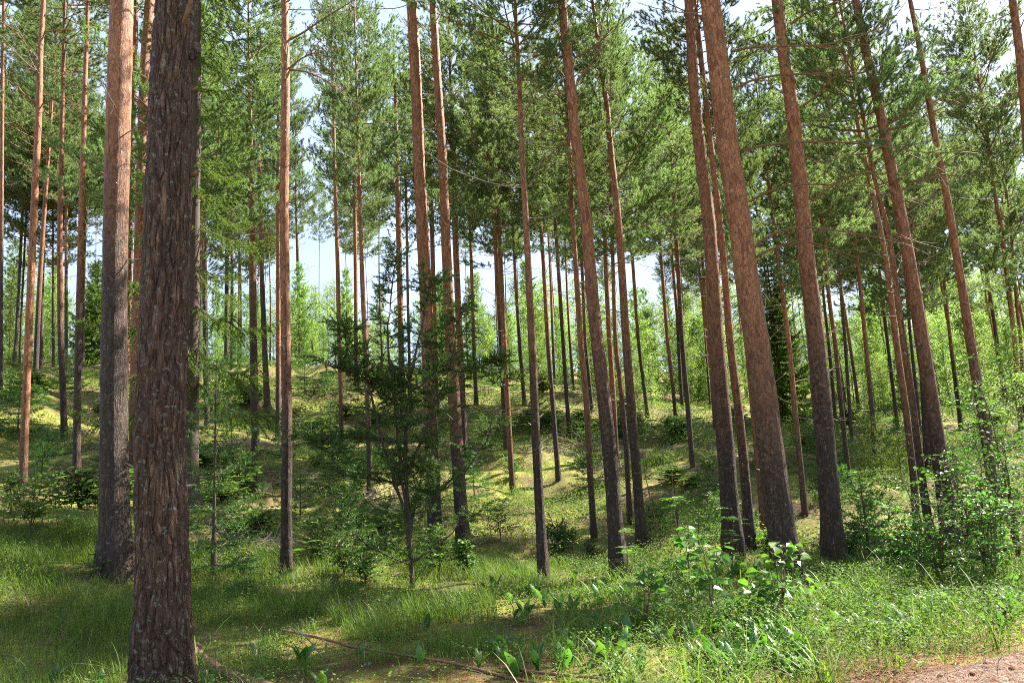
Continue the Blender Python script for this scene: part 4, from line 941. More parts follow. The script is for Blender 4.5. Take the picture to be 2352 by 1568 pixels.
juniper(948, 1352, [
    ([(948,1352),(938,1180),(930,1000),(945,850),(975,720),(988,630)], .040, .65, .62),
    ([(948,1340),(925,1120),(905,930),(890,760),(905,620),(915,560)], .026, .8, .38),
    ([(925,1160),(880,1020),(850,900),(800,800),(785,730)], .024, 1.0, .42),
    ([(935,1090),(990,960),(1030,860),(1050,760),(1062,700)], .024, .9, .50),
    ([(932,1020),(870,1010),(800,1005),(740,1020),(700,1000)], .016, 1.3, .36),
    ([(930,1110),(850,1100),(790,1090),(755,1040),(730,1010)], .014, .9, .42),
    ([(938,1180),(1010,1120),(1070,1080),(1120,1010),(1130,960)], .016, .9, .42),
    ([(935,940),(870,900),(830,860),(780,850),(745,830)], .016, 1.1, .42),
    ([(940,900),(1010,860),(1080,850),(1140,830),(1160,900)], .014, 1.0, .42),
    ([(948,1300),(880,1270),(830,1240),(790,1230)], .012, .5, .35),
    ([(948,1290),(1010,1250),(1060,1200),(1090,1180)], .012, .45, .35),
    ([(940,1240),(960,1120),(985,1020),(1000,900),(990,780)], .018, .8, .45)],
    "large ragged dark juniper with several twisting leaders in the middle of the clearing", 11)
juniper(1283, 1275, [([(1283,1275),(1281,1235),(1279,1200)], .014, 2.2, .24), ([(1283,1270),(1265,1240),(1255,1215)], .01, 2.2, .2), ([(1283,1270),(1300,1240),(1306,1215)], .01, 2.2, .2)],
    "small round dark juniper bush right of the slender flecked middle pine", 12)

# ------------------------------------------------------------------ leafy saplings and bushes
def leafy(x, y, H, spread, label, seed, mat='shrub', leaf=.05, nst=3, nbr=22, per=14, name="leafy_bush", cat="bush", group=None, stems=None, flat=.6, wid=.72, zoff=0.0, lean=0.0):
    r = rng(seed); z = float(height(x, y)) - .02; root = empty(name, (x, y, z)); tag(root, label, cat, group)
    lb = MB(); wb = MB(); P_ = []; D_ = []; N_ = []
    for s_ in range(nst):
        az = r.random() * 6.28; tilt = r.uniform(.05, .38) * spread / max(H, .1) * 1.3
        n = 8; t = np.linspace(0, 1, n); Hs = H * r.uniform(.65, 1.05)
        P = np.stack([math.cos(az) * tilt * Hs * t ** 1.4 + lean * Hs * t, math.sin(az) * tilt * Hs * t ** 1.4, Hs * t], -1) + r.normal(size=(n, 3)) * .012 * H; P[0] = 0
        if stems is not None: pass
        smb = MB(); tube(smb, P, np.linspace(.006 + .0045 * H, .003, n), 6); obj("stem", smb.mesh("stem", M['twig'], True), root)
        for q in range(int(nbr * r.uniform(.8, 1.2))):
            f = r.uniform(.18, 1); i = min(n - 2, int(f * (n - 1))); c = P[i] + (P[i + 1] - P[i]) * (f * (n - 1) - i)
            L_ = spread * r.uniform(.3, .85) * (1.15 - f * .75); B = limb_curve(r, L_, math.radians(r.uniform(5, 40)), math.radians(r.uniform(-10, 35)), r.random() * 6.28, 5, 0, .25) + c
            tube(wb, B, np.linspace(.0045, .002, 5), 3)
            m_ = max(3, int(per * L_ / (spread * .6)))
            for k in range(m_):
                g = (k + r.random()) / m_ * 4; j = min(3, int(g)); b = B[j] + (B[j + 1] - B[j]) * (g - j)
                T = nrm(B[j + 1] - B[j]); sd = nrm(np.cross(T, [0, 0, 1.0])) * (1 if k % 2 else -1)
                P_.append(b + sd * leaf * .3); D_.append(nrm(T * .6 + sd * r.uniform(.4, 1) + np.array([0, 0, r.uniform(-.5, .2)]))); N_.append(nrm(np.array([r.normal() * flat, r.normal() * flat, 1.0])))
    ls = leaf * (0.6 + .7 * r.random(len(P_)))
    leaves(lb, P_, D_, N_, ls, ls * wid, droop=.15)
    obj("foliage", lb.mesh("leaves", M[mat]), root); obj("branches", wb.mesh("twigs", M['twig']), root)
    return root
# three-leadered aspen sapling with big leaves in front of the leaning pines
x, y = gxy(1640, 1440); leafy(x, y, 1.15, .62, "aspen sapling with big shiny leaves catching the sun before the stout leaning pines", 51, 'aspen', leaf=.105, nst=2, nbr=9, per=7, name="aspen_sapling", cat="sapling", wid=.85)
x, y = gxy(1800, 1425); leafy(x, y, .85, .75, "spreading aspen sapling with pale shining leaves before the thickest leaning pine", 52, 'aspen', leaf=.11, nst=3, nbr=9, per=8, name="aspen_sapling", cat="sapling", wid=.85, lean=.1)
x, y = gxy(1480, 1455); leafy(x, y, .75, .55, "low aspen sapling in grass right of the dark stubby pine", 53, 'aspen', leaf=.09, nst=3, nbr=8, per=7, name="aspen_sapling", cat="sapling", wid=.85)
x, y = gxy(1585, 1330); leafy(x, y, .95, .45, "bright green aspen shoot glowing between the stubby pine and the stout red pine", 54, 'aspen', leaf=.10, nst=2, nbr=9, per=7, name="aspen_sapling", cat="sapling", wid=.85)
for i, (u, v, H, sp, lf, nst, lab) in enumerate([
    (2270, 1330, 1.6, 1.05, .045, 5, "dense birch bush covering the foot of the leaning pine near the right edge"),
    (2170, 1345, 1.5, .95, .048, 4, "leafy birch bush over the foot of the stout pine right of the twins"),
    (2345, 1300, 2.6, 1.0, .055, 4, "tall leafy bush at the right edge of the view"),
    (2010, 1260, 1.35, .55, .05, 3, "sunlit birch sapling with glinting leaves left of the twin pines"),
    (1960, 1290, .9, .6, .05, 3, "low bright bush just right of the stout straight pine's foot"),
    (2075, 1310, .85, .5, .05, 3, "low leafy bush at the feet of the twin pines"),
    (2310, 1180, 3.2, 1.3, .06, 4, "sunlit bushy birch filling the gap at the right edge"),
    (2230, 1270, 1.5, .9, .05, 4, "shady leafy bush low between the birch bushes on the right"),
    (2120, 1330, 1.0, .7, .05, 4, "low leafy bush in front of the stout pine right of the twins"),
    (2290, 1345, 1.2, .8, .05, 4, "dark low bush with grass before it near the right edge"),
    (2200, 1130, 1.7, .9, .06, 3, "broad bush on the slope behind the stout right pine"),
    (1010, 1330, .8, .55, .05, 3, "leafy shoots with white lit leaves at the juniper's right foot"),
    (1075, 1330, .75, .3, .06, 2, "lone bright leafy shoot right of the juniper's foot"),
    (790, 1320, .75, .7, .045, 4, "leafy raspberry bush left of the juniper's foot"),
    (730, 1290, .7, .6, .045, 4, "leafy bush between the lone orange pine and the juniper"),
    (840, 1345, .6, .6, .045, 4, "low leafy bush under the juniper's left branches"),
    (1150, 1240, 1.0, .6, .05, 3, "thin stemmed grey sapling right of the juniper"),
    (560, 1330, .4, .45, .045, 3, "low green shoots in grass left of the lone orange pine"),
    (1180, 1100, 1.1, .7, .06, 3, "bright leafy bush on the lit slope in front of the crossing thin pines"),
    (70, 1215, .75, .9, .05, 4, "leafy bilberry bush heap on the left bank"),
    (25, 1180, .9, .8, .05, 3, "leafy bush at the left edge on the bank"),
    (1480, 1030, 2.4, .8, .06, 3, "rowan sapling on mid slope before the lime patch"),
    (1920, 1230, .6, .5, .05, 3, "low bush in the gap behind the stout straight pine"),
    (1730, 1210, .5, .5, .05, 3, "low sunlit bush behind the thickest leaning pine"),
    (1360, 1290, .45, .45, .045, 3, "low bush left of the dark stubby pine's foot"),
    (230, 1330, .4, .5, .04, 3, "short leafy shoots before the thick red pine's foot"),
    ]):
    x, y = gxy(u, v); leafy(x, y, H, sp, lab, 60 + i, 'shrub' if i not in (3, 4, 8, 9, 15) else 'aspen', leaf=lf, nst=nst, nbr=26 if H > 1.5 else 18, per=16)
r = rng(515)
BB = [leafy(0, 0, .55, .5, None, 800 + i, 'bilberry', leaf=.05, nst=7, nbr=12, per=12, name="low_bush", cat=None) for i in range(3)]
for i in range(110):
    az = math.radians(r.uniform(-36, 36)); D = r.uniform(13, 44) ; x, y = D * math.sin(az), D * math.cos(az)
    if fbm(np.array([x / 3]), np.array([y / 3]), 93, 2)[0] < .45: continue
    src = BB[i % 3]; q = src if i < 0 else src.copy(); COL.objects.link(q)
    for ch in src.children:
        c = ch.copy(); COL.objects.link(c); c.parent = q
    s = r.uniform(.7, 1.7) * (1 + D / 50); q.location = (x, y, float(height(x, y)) - .03); q.rotation_euler = (0, 0, r.random() * 6.28); q.scale = (s * 1.3, s * 1.3, s * .8)
    tag(q, "one of the knee high bilberry bushes dotted over the mossy slope", "bush", "bilberry bushes dotted over the slope")
for q in BB:
    for ch in list(q.children): bpy.data.objects.remove(ch)
    bpy.data.objects.remove(q)
# slender dark saplings (bare stem, thin foliage on top)
def rowan(u, v, H, label, seed, nleaf=9, D=None, ll=.20):
    x, y = gxy(u, v, D); r = rng(seed); z = float(height(x, y)) - .02; root = empty("rowan_sapling", (x, y, z)); tag(root, label, "rowan sapling")
    n = 7; t = np.linspace(0, 1, n); P = np.stack([.05 * np.sin(3 * t + seed) * H, .04 * np.cos(2 * t) * H * t, H * t], -1); smb = MB(); tube(smb, P, np.linspace(.004 + .005 * H, .003, n), 6); obj("stem", smb.mesh("stem", M['twig'], True), root)
    lb = MB(); wb = MB(); A = []; Dr = []; N = []; S_ = []
    for q in range(nleaf):
        f = r.uniform(.45, 1.0); i = min(n - 2, int(f * (n - 1))); c = P[i] + (P[i + 1] - P[i]) * (f * (n - 1) - i)
        L_ = ll * r.uniform(.7, 1.3); B = limb_curve(r, L_, math.radians(35), math.radians(-15), r.random() * 6.28, 6, 0, .1) + c; tube(wb, B, np.linspace(.003, .0012, 6), 3)
        for k in range(7):
            g = .8 + k / 7 * 4.2; j = min(4, int(g)); b = B[j] + (B[min(5, j + 1)] - B[j]) * (g - j); T = nrm(B[min(5, j + 1)] - B[j - 1])
            for sg in (-1, 1):
                sd = nrm(np.cross(T, [0, 0, 1.0])) * sg; A.append(b); Dr.append(nrm(sd + T * .35)); N.append(np.array([0, 0, 1.0]) + r.normal(size=3) * .15); S_.append(L_ * .32)
    leaves(lb, A, Dr, N, np.array(S_), np.array(S_) * .34, droop=.1)
    obj("foliage", lb.mesh("leaves", M['rowan']), root); obj("branches", wb.mesh("twigs", M['twig']), root)
for i, (u, v, H, nl, lab) in enumerate([(1507, 1262, 2.3, 7, "tall bare stemmed rowan sapling with dark thin stem in mid view"), (1565, 1260, 1.5, 14, "rowan sapling with feathery leaves left of the stout red pine"),
    (1620, 1300, 1.3, 14, "rowan sapling with lit feathery leaves in front of the stout red pine's foot"), (1690, 1320, .9, 12, "short rowan sapling between the stout red pine and the thickest pine"),
    (1440, 1345, .8, 10, "short rowan shoot with a pale top by the dark stubby pine"), (150, 1262, .55, 10, "fern like rowan seedling on the lit moss left of the thick red pine"),
    (95, 1235, .5, 9, "small rowan seedling on the moss near the pale pine's foot"), (1130, 1250, 1.3, 6, "slim grey stemmed rowan sapling right of the juniper"), (700, 1320, .5, 9, "rowan seedling right of the lone orange pine's foot"),
    (830, 1290, .9, 12, "rowan sapling under the juniper's left side"), (1980, 1200, 1.2, 14, "rowan sapling in the gap right of the stout straight pine")]):
    rowan(u, v, H, lab, 90 + i, nl, ll=.22)

# ------------------------------------------------------------------ slash piles, fallen wood, stump, stones
def slash(u, v, rx, ry, h, n, label, seed, mat='slash', Lr=(.5, 1.6)):
    p, D = hit(u, v, 4.5); r = rng(seed); root = empty("brush_pile", p); tag(root, label, "brush pile")
    az = math.atan2(p[0], p[1]); ex = np.array([math.cos(az), -math.sin(az)]); ey = np.array([math.sin(az), math.cos(az)])
    mains = MB(); 
    for i in range(n):
        a, b = r.normal() * .45 * rx, r.normal() * .45 * ry; c = ex * a + ey * b; q = max(0, 1 - (a / rx) ** 2 - (b / ry) ** 2)
        zg = float(height(p[0] + c[0], p[1] + c[1])) - p[2]; z = zg + .03 + h * q * r.random()
        th = r.random() * 6.28; L_ = r.uniform(*Lr) * r.uniform(.4, 1); d = np.array([math.cos(th), math.sin(th), r.normal() * .18]); m_ = 5
        P = np.array([c[0], c[1], z]) + d * np.linspace(-.5, .5, m_)[:, None] * L_ + r.normal(size=(m_, 3)) * .03 * L_
        for k in range(m_): P[k, 2] = max(P[k, 2], float(height(p[0] + P[k, 0], p[1] + P[k, 1])) - p[2] + .015)
        rb = r.uniform(.006, .02) if r.random() < .85 else r.uniform(.02, .035); tube(mains, P, np.linspace(rb, rb * .35, m_), 5)
        for t in range(4):
            k = r.integers(1, m_); e = nrm(d + rdir(r, 1, -.2, .6)[0] * .9); l = r.uniform(.15, .5) * L_; tube(mains, np.array([P[k], P[k] + e * l * .5 + r.normal(size=3) * .02, P[k] + e * l]), np.array([rb * .4, rb * .3, .003]), 3)
    o = obj("branches", mains.mesh("brush_pile_branches", M[mat]), root); o['kind'] = 'stuff'
    return root
slash(1320, 1048, 2.1, 1.6, .45, 150, "heap of bleached cut branches on the slope between the thin middle pines", 1)
slash(1400, 1085, 1.3, 1.2, .3, 70, "smaller shaded heap of brown twigs right of the bleached branch heap", 2)
slash(575, 1275, .8, 1.0, .18, 60, "pale dead twigs lying left of the lone orange pine", 3, Lr=(.4, 1.3))
slash(860, 1175, 1.2, 1.2, .22, 90, "brown dead branches strewn behind the juniper's stem", 4)
slash(540, 1030, 2.0, 1.6, .25, 80, "dead branches strewn on brown litter left of the dark shaded pine", 5)
slash(870, 895, 3.0, 1.6, .35, 90, "grey branches strewn on the upper slope behind the juniper top", 6)
slash(590, 1110, 1.8, 1.3, .18, 70, "dead twigs scattered on needle litter by the pine stump", 7)
slash(225, 955, 1.6, 1.4, .15, 40, "few bleached branches on the pinkish litter left of the thick red pine", 8)
slash(1700, 1040, 1.5, 1.2, .18, 40, "twigs strewn on the slope behind the thickest leaning pine", 9)
slash(1130, 960, 2.0, 1.3, .2, 50, "grey branches on the sunny slope right of the juniper", 10)
slash(730, 900, 1.6, 1.2, .2, 35, "dead branches on the upper slope right of the lone orange pine", 12)
slash(2240, 1060, 1.2, 1.0, .12, 25, "small twigs on the slope near the right leaning pine", 13)

def log_between(a, b, r0, r1, label, name="fallen_branch", mat='dead', seed=0, sag=.02, side=0, cat="fallen branch", n=12, lift0=0., lift1=0., bend=.03):
    A, _ = hit(*a, 3.0) if len(a) == 2 else (np.array(a), 0); B, _ = hit(*b, 3.0) if len(b) == 2 else (np.array(b), 0)
    r = rng(seed); t = np.linspace(0, 1, n)[:, None]; P = A * (1 - t) + B * t; nn = np.cross(B - A, [0, 0, 1.0]); nn = nn / (np.linalg.norm(nn) + 1e-9)
    P += nn * (np.sin(t * 3.1) * bend + r.normal(size=(n, 1)) * .006)
    R = np.linspace(r0, r1, n) * (1 + .08 * r.normal(size=n))
    for i in range(n): P[i, 2] = float(height(P[i, 0], P[i, 1])) + R[i] * .75 + lift0 * (1 - t[i, 0]) + lift1 * t[i, 0]
    base = P[0].copy(); mb = MB(); tube(mb, P - base, R, 12, 0, True)
    root = empty(name, base); tag(root, label, cat); obj("wood", mb.mesh("wood", M[mat], True), root)
    for q in range(side):
        k = r.integers(2, n - 2); e = nrm(np.array([r.normal(), r.normal(), abs(r.normal()) * .6 + .2])); l = r.uniform(.15, .45); m2 = MB(); tube(m2, np.array([P[k], P[k] + e * l * .5 + r.normal(size=3) * .03, P[k] + e * l]) - base, np.array([R[k] * .5, R[k] * .35, .003]), 6); obj("twig", m2.mesh("twig", M[mat], True), root)
    return root
log_between((452, 1492), (640, 1610), .042, .055, "barkless grey log lying from the nearest pine's foot towards the viewer", name="fallen_log", cat="log", seed=1, mat='limb')
log_between((648, 1472), (1240, 1572), .016, .010, "long fallen branch lying across the near grass right of the log", seed=2, side=3, lift0=.10, lift1=.0, mat='limb', bend=.08)
log_between((1150, 1545), (1560, 1590), .016, .008, "thin reddish branch on the sunny grass along the track", seed=3, side=2, mat='limb', lift0=.03, lift1=.03)
def arch():
    A, D = hit(742, 1525, 3.0); mb = MB(); pts = [(742, 1527), (738, 1505), (718, 1478), (698, 1457), (668, 1441)]; P = []
    for i, (u, v) in enumerate(pts): d = ray(u, v); P.append(np.array([0, 0, CAMZ]) + d * (D / math.hypot(d[0], d[1])))
    P = np.array(P); tube(mb, P - P[0], np.array([.010, .009, .008, .007, .006]), 7, 0, True); root = empty("fallen_branch", P[0]); tag(root, "thin bleached twig arching up over the long fallen branch", "fallen branch"); obj("wood", mb.mesh("wood", M['slash'], True), root)
arch()
log_between((405, 1545), (453, 1520), .02, .014, "short grey stick leaning against the nearest pine's roots", seed=5, lift1=.12, mat='slash')
log_between((185, 862), (245, 868), .05, .04, "pale fallen pole lying on the left crest", seed=6, side=2, mat='slash')
log_between((610, 1515), (745, 1500), .012, .007, "lichen covered twig in the shade behind the long fallen branch", seed=7, side=3, mat='slash')
log_between((690, 875), (760, 872), .07, .05, "dark fallen trunk on the upper slope behind the lone orange pine", seed=8, side=2, mat='dead')
log_between((1215, 925), (1300, 935), .04, .03, "weathered pole lying on the sunny slope in mid view", seed=9, side=2, mat='slash')

def stump(u, v, h, R_, label, seed, mat='dead', top='stump', tilt=0.0, name="tree_stump", cat="stump"):
    p, D = hit(u, v, 3.0); root = empty(name, p); tag(root, label, cat); zz = np.array([-.05, h * .4, h]); P = np.stack([zz * tilt, 0 * zz, zz], -1)
    mb = trunk_mb(P, np.array([R_ * 1.15, R_, R_ * .95]), 18, h / 6, seed, knot=0, flare=.25, flake=.06); o = obj("bark", mb.mesh("bark", M[mat], True), root)
    n = 18; th = np.arange(n) * 6.283 / n; RR = R_ * .96 * (1 + .05 * np.sin(3 * th)); V = np.vstack([np.stack([RR * np.cos(th) + h * tilt, RR * np.sin(th), np.full(n, h - .004)], -1), [h * tilt, 0, h + .006]]); T = np.stack([np.arange(n), (np.arange(n) + 1) % n, np.full(n, n)], -1); m2 = MB(); m2.add(V, None, T); obj("cut_top", m2.mesh("cut_top", M[top]), root)
stump(605, 1128, .22, .17, "old sawn stump with pale cut top on the slope left of the lone orange pine", 1)
stump(584, 1505, .13, .022, "short broken birch stub sticking up from the needles near the log", 2, mat='birch', tilt=-.15)
def stone(u, v, s, label, seed):
    import bmesh
    p, D = hit(u, v, 3.0); bm = bmesh.new(); bmesh.ops.create_icosphere(bm, subdivisions=4, radius=1); r = rng(seed); o_ = Vector((seed * 3.1, 1, 2)); sc = (s, s * .8, s * .55)
    for v_ in bm.verts:
        k = 1 + .35 * mnoise.fractal(v_.co * .9 + o_, 1.0, 2.0, 4) + .03 * mnoise.noise(v_.co * 7 + o_); v_.co = Vector((v_.co.x * k * sc[0], v_.co.y * k * sc[1], v_.co.z * k * sc[2]))
    me = bpy.data.meshes.new("stone"); bm.to_mesh(me); bm.free(); me.materials.append(M['stone']); me.polygons.foreach_set("use_smooth", [True] * len(me.polygons)); o = obj("stone", me, None, (p[0], p[1], p[2] + s * .1)); tag(o, label, "stone", "stones by the nearest pine")
for i, (u, v, s, lab) in enumerate([(470, 1548, .055, "larger grey stone between the nearest pine's foot and the log"), (478, 1566, .05, "smooth grey stone just below the larger one beside the log"), (455, 1560, .03, "small dark stone against the nearest pine's root"), (845, 1528, .035, "flat grey stone behind the long fallen branch")]): stone(u, v, s, lab, i)
def cone(u, v, i):
    p, D = hit(u, v, 2.5); mb = MB(); n = 10; zz = np.linspace(0, 1, 9); R = .014 * np.sin(np.pi * (zz * .85 + .12)) ** .7; th = np.arange(n) * 6.283 / n
    V = np.stack([(R[:, None] * (1 + .18 * ((np.arange(n)[None, :] + np.arange(9)[:, None]) % 2))) * np.cos(th), (R[:, None] * (1 + .18 * ((np.arange(n)[None, :] + np.arange(9)[:, None]) % 2))) * np.sin(th), zz[:, None] * .045 + 0 * th[None, :]], -1).reshape(-1, 3)
    ii = np.arange(8)[:, None] * n; j = np.arange(n)[None, :]; k = (j + 1) % n; mb.add(V, np.stack([ii + j, ii + k, ii + n + k, ii + n + j], -1).reshape(-1, 4))
    o = obj("pine_cone", mb.mesh("pine_cone", M['cone']), None, (p[0], p[1], p[2] + .025)); o.rotation_euler = (math.pi / 2, 0, i * 1.7); tag(o, "small dark fallen pine cone on the needle strewn dirt track", "pine cone", "pine cones on the track")
for i, (u, v) in enumerate([(2262, 1530), (2320, 1548), (2240, 1560), (2165, 1562)]): cone(u, v, i)

# ------------------------------------------------------------------ ground cover
def scatter(r, n, d0, d1, a0=-40, a1=40, power=1.0):
    a = np.radians(r.uniform(a0, a1, n)); D = d0 + (d1 - d0) * r.random(n) ** power
    x = D * np.sin(a); y = D * np.cos(a); return x, y, D
def scatter_area(r, n, d0, d1, a0=-40, a1=40):
    a = np.radians(r.uniform(a0, a1, n)); D = np.sqrt(d0 ** 2 + (d1 ** 2 - d0 ** 2) * r.random(n)); return D * np.sin(a), D * np.cos(a), D
trunks = [(v[0], v[2]) for v in TREES.values()]
def clear_of_trunks(x, y, ext=.02):
    ok = np.ones(len(x), bool)
    for b, dia in trunks: ok &= np.hypot(x - b[0], y - b[1]) > dia * .55 + ext
    return ok
def u_of(x, y):   # image column a ground point is near, used to follow where plants grow in the photo
    return W0 / 2 + FPX * x / np.maximum(y, .1)

def bare_zone(x, y, D):
    u = u_of(x, y); return (u > 400) & (u < 1230) & (D < 9.6 + 1.2 * (fbm(x / .8, y / .8, 71, 2) - .5)) & (fbm(x / .7, y / .7, 72, 2) < .62)
def grass_blades(name, label, n, d0, d1, hmin, hmax, wd, seed, dens, mat='grass', droop=.5, a0=-40, a1=40, seg=3, tuft=0):
    r = rng(seed); x, y, D = scatter_area(r, n, d0, d1, a0, a1)
    if tuft:
        x = np.repeat(x, tuft); y = np.repeat(y, tuft); D = np.repeat(D, tuft); x = x + r.normal(size=len(x)) * .05; y = y + r.normal(size=len(x)) * .05
    k = (r.random(len(x)) < dens(x, y, D)) & clear_of_trunks(x, y) & (track_side(x, y) > -.05 + .3 * (fbm(x / .5, y / .5, 8) - .3)); x, y, D = x[k], y[k], D[k]
    bz = bare_zone(x, y, D); z = height(x, y); m_ = len(x); h = hmin + (hmax - hmin) * r.random(m_) ** 1.6; h *= .25 + 1.6 * fbm(x / .9, y / .9, 44, 3) ** 1.3; h = np.where(bz, h * .42, h); h = np.where((track_side(x, y) < .8) & (hmax < .4), h * .6, h); h = np.where((u_of(x, y) > 1200) & (D < 13) & (hmax < .4), h * .7, h)
    th = r.random(m_) * 6.28; ln = (.15 + droop * r.random(m_)) * h; dx, dy = np.cos(th) * ln, np.sin(th) * ln
    sx, sy = -np.sin(th), np.cos(th); ww = wd * (.6 + .8 * r.random(m_))
    V = []; S_ = seg
    for i in range(S_):
        t = i / S_; c = np.stack([x + dx * t * t * 1.4, y + dy * t * t * 1.4, z + h * (t - .25 * droop * t ** 2.5)], -1); s = np.stack([sx, sy, 0 * sx], -1) * (ww * (1 - t * .65) * .5)[:, None]; V += [c - s, c + s]
    t = 1.0; V.append(np.stack([x + dx * 1.4, y + dy * 1.4, z + h * (1 - .25 * droop)], -1))
    V = np.stack(V, 1).reshape(-1, 3); b = np.arange(m_)[:, None] * (2 * S_ + 1)
    Q = np.concatenate([b + np.array([2 * i, 2 * i + 1, 2 * i + 3, 2 * i + 2]) for i in range(S_ - 1)]) if S_ > 1 else None; T = b + np.array([2 * S_ - 2, 2 * S_ - 1, 2 * S_])
    mb = MB(); mb.add(V, Q, T); o = obj(name, mb.mesh(name, M[mat])); tag(o, label, kind='stuff'); return o

def dens_near(x, y, D):
    u = u_of(x, y); band = np.clip((fbm(x / 1.1, y / 1.1, 12, 3) - .35) * 4, 0, 1)
    d = .25 + .75 * band
    d = np.where(bare_zone(x, y, D), d * .30, d); d = np.where(track_side(x, y) < .7, d * .5, d); d = np.where(u > 1250, d * .55, d); d = np.where((D > 9) & (u < 1150), np.minimum(1, d * 1.6), d)
    return d
grass_blades("fine_grass", "soft fine green grass covering the near forest edge", 300000, 3.8, 13.5, .06, .34, .0045, 1, dens_near)
grass_blades("slope_grass", "short sparse grass among the moss on the slope", 90000, 12.5, 30, .06, .22, .010, 2, lambda x, y, D: np.clip((fbm(x / 2.0, y / 2.0, 13, 3) - .45) * 5, 0.03, 1), seg=2)
grass_blades("broad_grass", "tufts of broad bladed grass in the sun beside the track", 620, 4.0, 11.5, .22, .55, .012, 3, lambda x, y, D: np.where(u_of(x, y) > 1150, .85, .25) * np.clip((fbm(x / 1.4, y / 1.4, 14, 2) - .3) * 3, .1, 1), droop=1.0, tuft=16, seg=5)
grass_blades("dry_grass", "thin straw coloured dry grass stalks by the track", 2600, 4.3, 12.0, .22, .48, .0035, 4, lambda x, y, D: np.where(u_of(x, y) > 1100, .8, .25), mat='straw', droop=.45, seg=3)

def low_plants(name, label, n, d0, d1, leaf, hgt, seed, dens, per, mat='bilberry', spread=.10, full=False):
    r = rng(seed); x, y, D = scatter_area(r, n, d0, d1); k = (r.random(n) < dens(x, y, D)) & clear_of_trunks(x, y, .05) & (track_side(x, y) > .12 + .3 * (fbm(x / .5, y / .5, 8) - .3)); x, y, D = x[k], y[k], D[k]
    hh = hgt * (.35 + .9 * fbm(x / .9, y / .9, seed + 3, 3) ** 1.3 * 1.6); m_ = len(x)
    X = np.repeat(x, per) + r.normal(size=m_ * per) * spread; Y = np.repeat(y, per) + r.normal(size=m_ * per) * spread; Z = height(X, Y) + np.repeat(hh, per) * (r.random(m_ * per) ** .6)
    Dd = rdir(r, m_ * per, -.4, .6); N = nrm(np.array([0, 0, 1.0]) + r.normal(size=(m_ * per, 3)) * .55); s = leaf * (.6 + .8 * r.random(m_ * per)); mb = MB()
    (leaves if full else quads)(mb, np.stack([X, Y, Z], -1), Dd, N, s, s * .6)
    o = obj(name, mb.mesh(name, M[mat])); tag(o, label, kind='stuff'); return o
def dn(x, y, D):
    u = u_of(x, y); d = np.clip((fbm(x / 1.3, y / 1.3, 23, 3) - .40) * 6, 0, 1); return np.where(u > 1250, np.maximum(.35, d), np.where((D < 9.5), d * .22, d * .8))
low_plants("bilberry_shrubs", "knee low bilberry shrubs with small leaves along the near edge", 19000, 4.0, 14, .026, .26, 5, dn, 14)
def dm(x, y, D): return np.clip((fbm(x / 2.2, y / 2.2, 27, 3) - .47) * 7, 0.02, 1)
low_plants("bilberry_cover", "patches of bilberry and heather on the slope under the pines", 30000, 13, 36, .05, .42, 6, dm, 14, spread=.17)
low_plants("far_ground_cover", "green dwarf shrubs covering the far sunny slope", 24000, 34, 62, .09, .42, 7, lambda x, y, D: np.clip((fbm(x / 3.2, y / 3.2, 28, 3) - .40) * 6, 0.05, 1), 10, spread=.3)
def sticks():
    r = rng(606); mb = MB(); x, y, D = scatter_area(r, 1500, 12, 40); k = fbm(x / 2.6, y / 2.6, 55, 2) > .47; x, y = x[k], y[k]
    for i in range(len(x)):
        th = r.random() * 6.28; l = r.uniform(.25, 1.1); t = np.linspace(-.5, .5, 4); X = x[i] + np.cos(th) * l * t + r.normal(size=4) * .02; Y = y[i] + np.sin(th) * l * t + r.normal(size=4) * .02
        Z = height(X, Y) + .03 + r.random() * .06; rb = r.uniform(.006, .016); tube(mb, np.stack([X, Y, Z], -1), np.array([rb, rb, rb * .8, rb * .4]), 4)
    o = obj("fallen_twigs", mb.mesh("fallen_twigs", M['slash'])); tag(o, "thin dead twigs littering the mossy slope", kind='stuff')
sticks()
def litter(name, label, n, d0, d1, L_, wd, seed, mat, dens):
    r = rng(seed); x, y, D = scatter_area(r, n, d0, d1); k = r.random(n) < dens(x, y, D); x, y = x[k], y[k]; z = height(x, y) + np.where(track_side(x, y) < .3, .03, .012); P = np.stack([x, y, z], -1); mb = MB()
    d = rdir(r, len(x), -.05, .15); s = L_ * (.5 + r.random(len(x))); quads(mb, P, d, np.array([0, 0, 1.0]) + r.normal(size=P.shape) * .2, s, np.full(len(x), wd)); o = obj(name, mb.mesh(name, M[mat])); tag(o, label, kind='stuff')
litter("needle_litter", "reddish brown pine needles and bark bits on the ground by the track", 90000, 3.6, 9, .055, .005, 8, 'brownleaf', lambda x, y, D: np.where((track_side(x, y) < .6), 1, np.where((u_of(x, y) > 380) & (u_of(x, y) < 1200), .6, .15)))

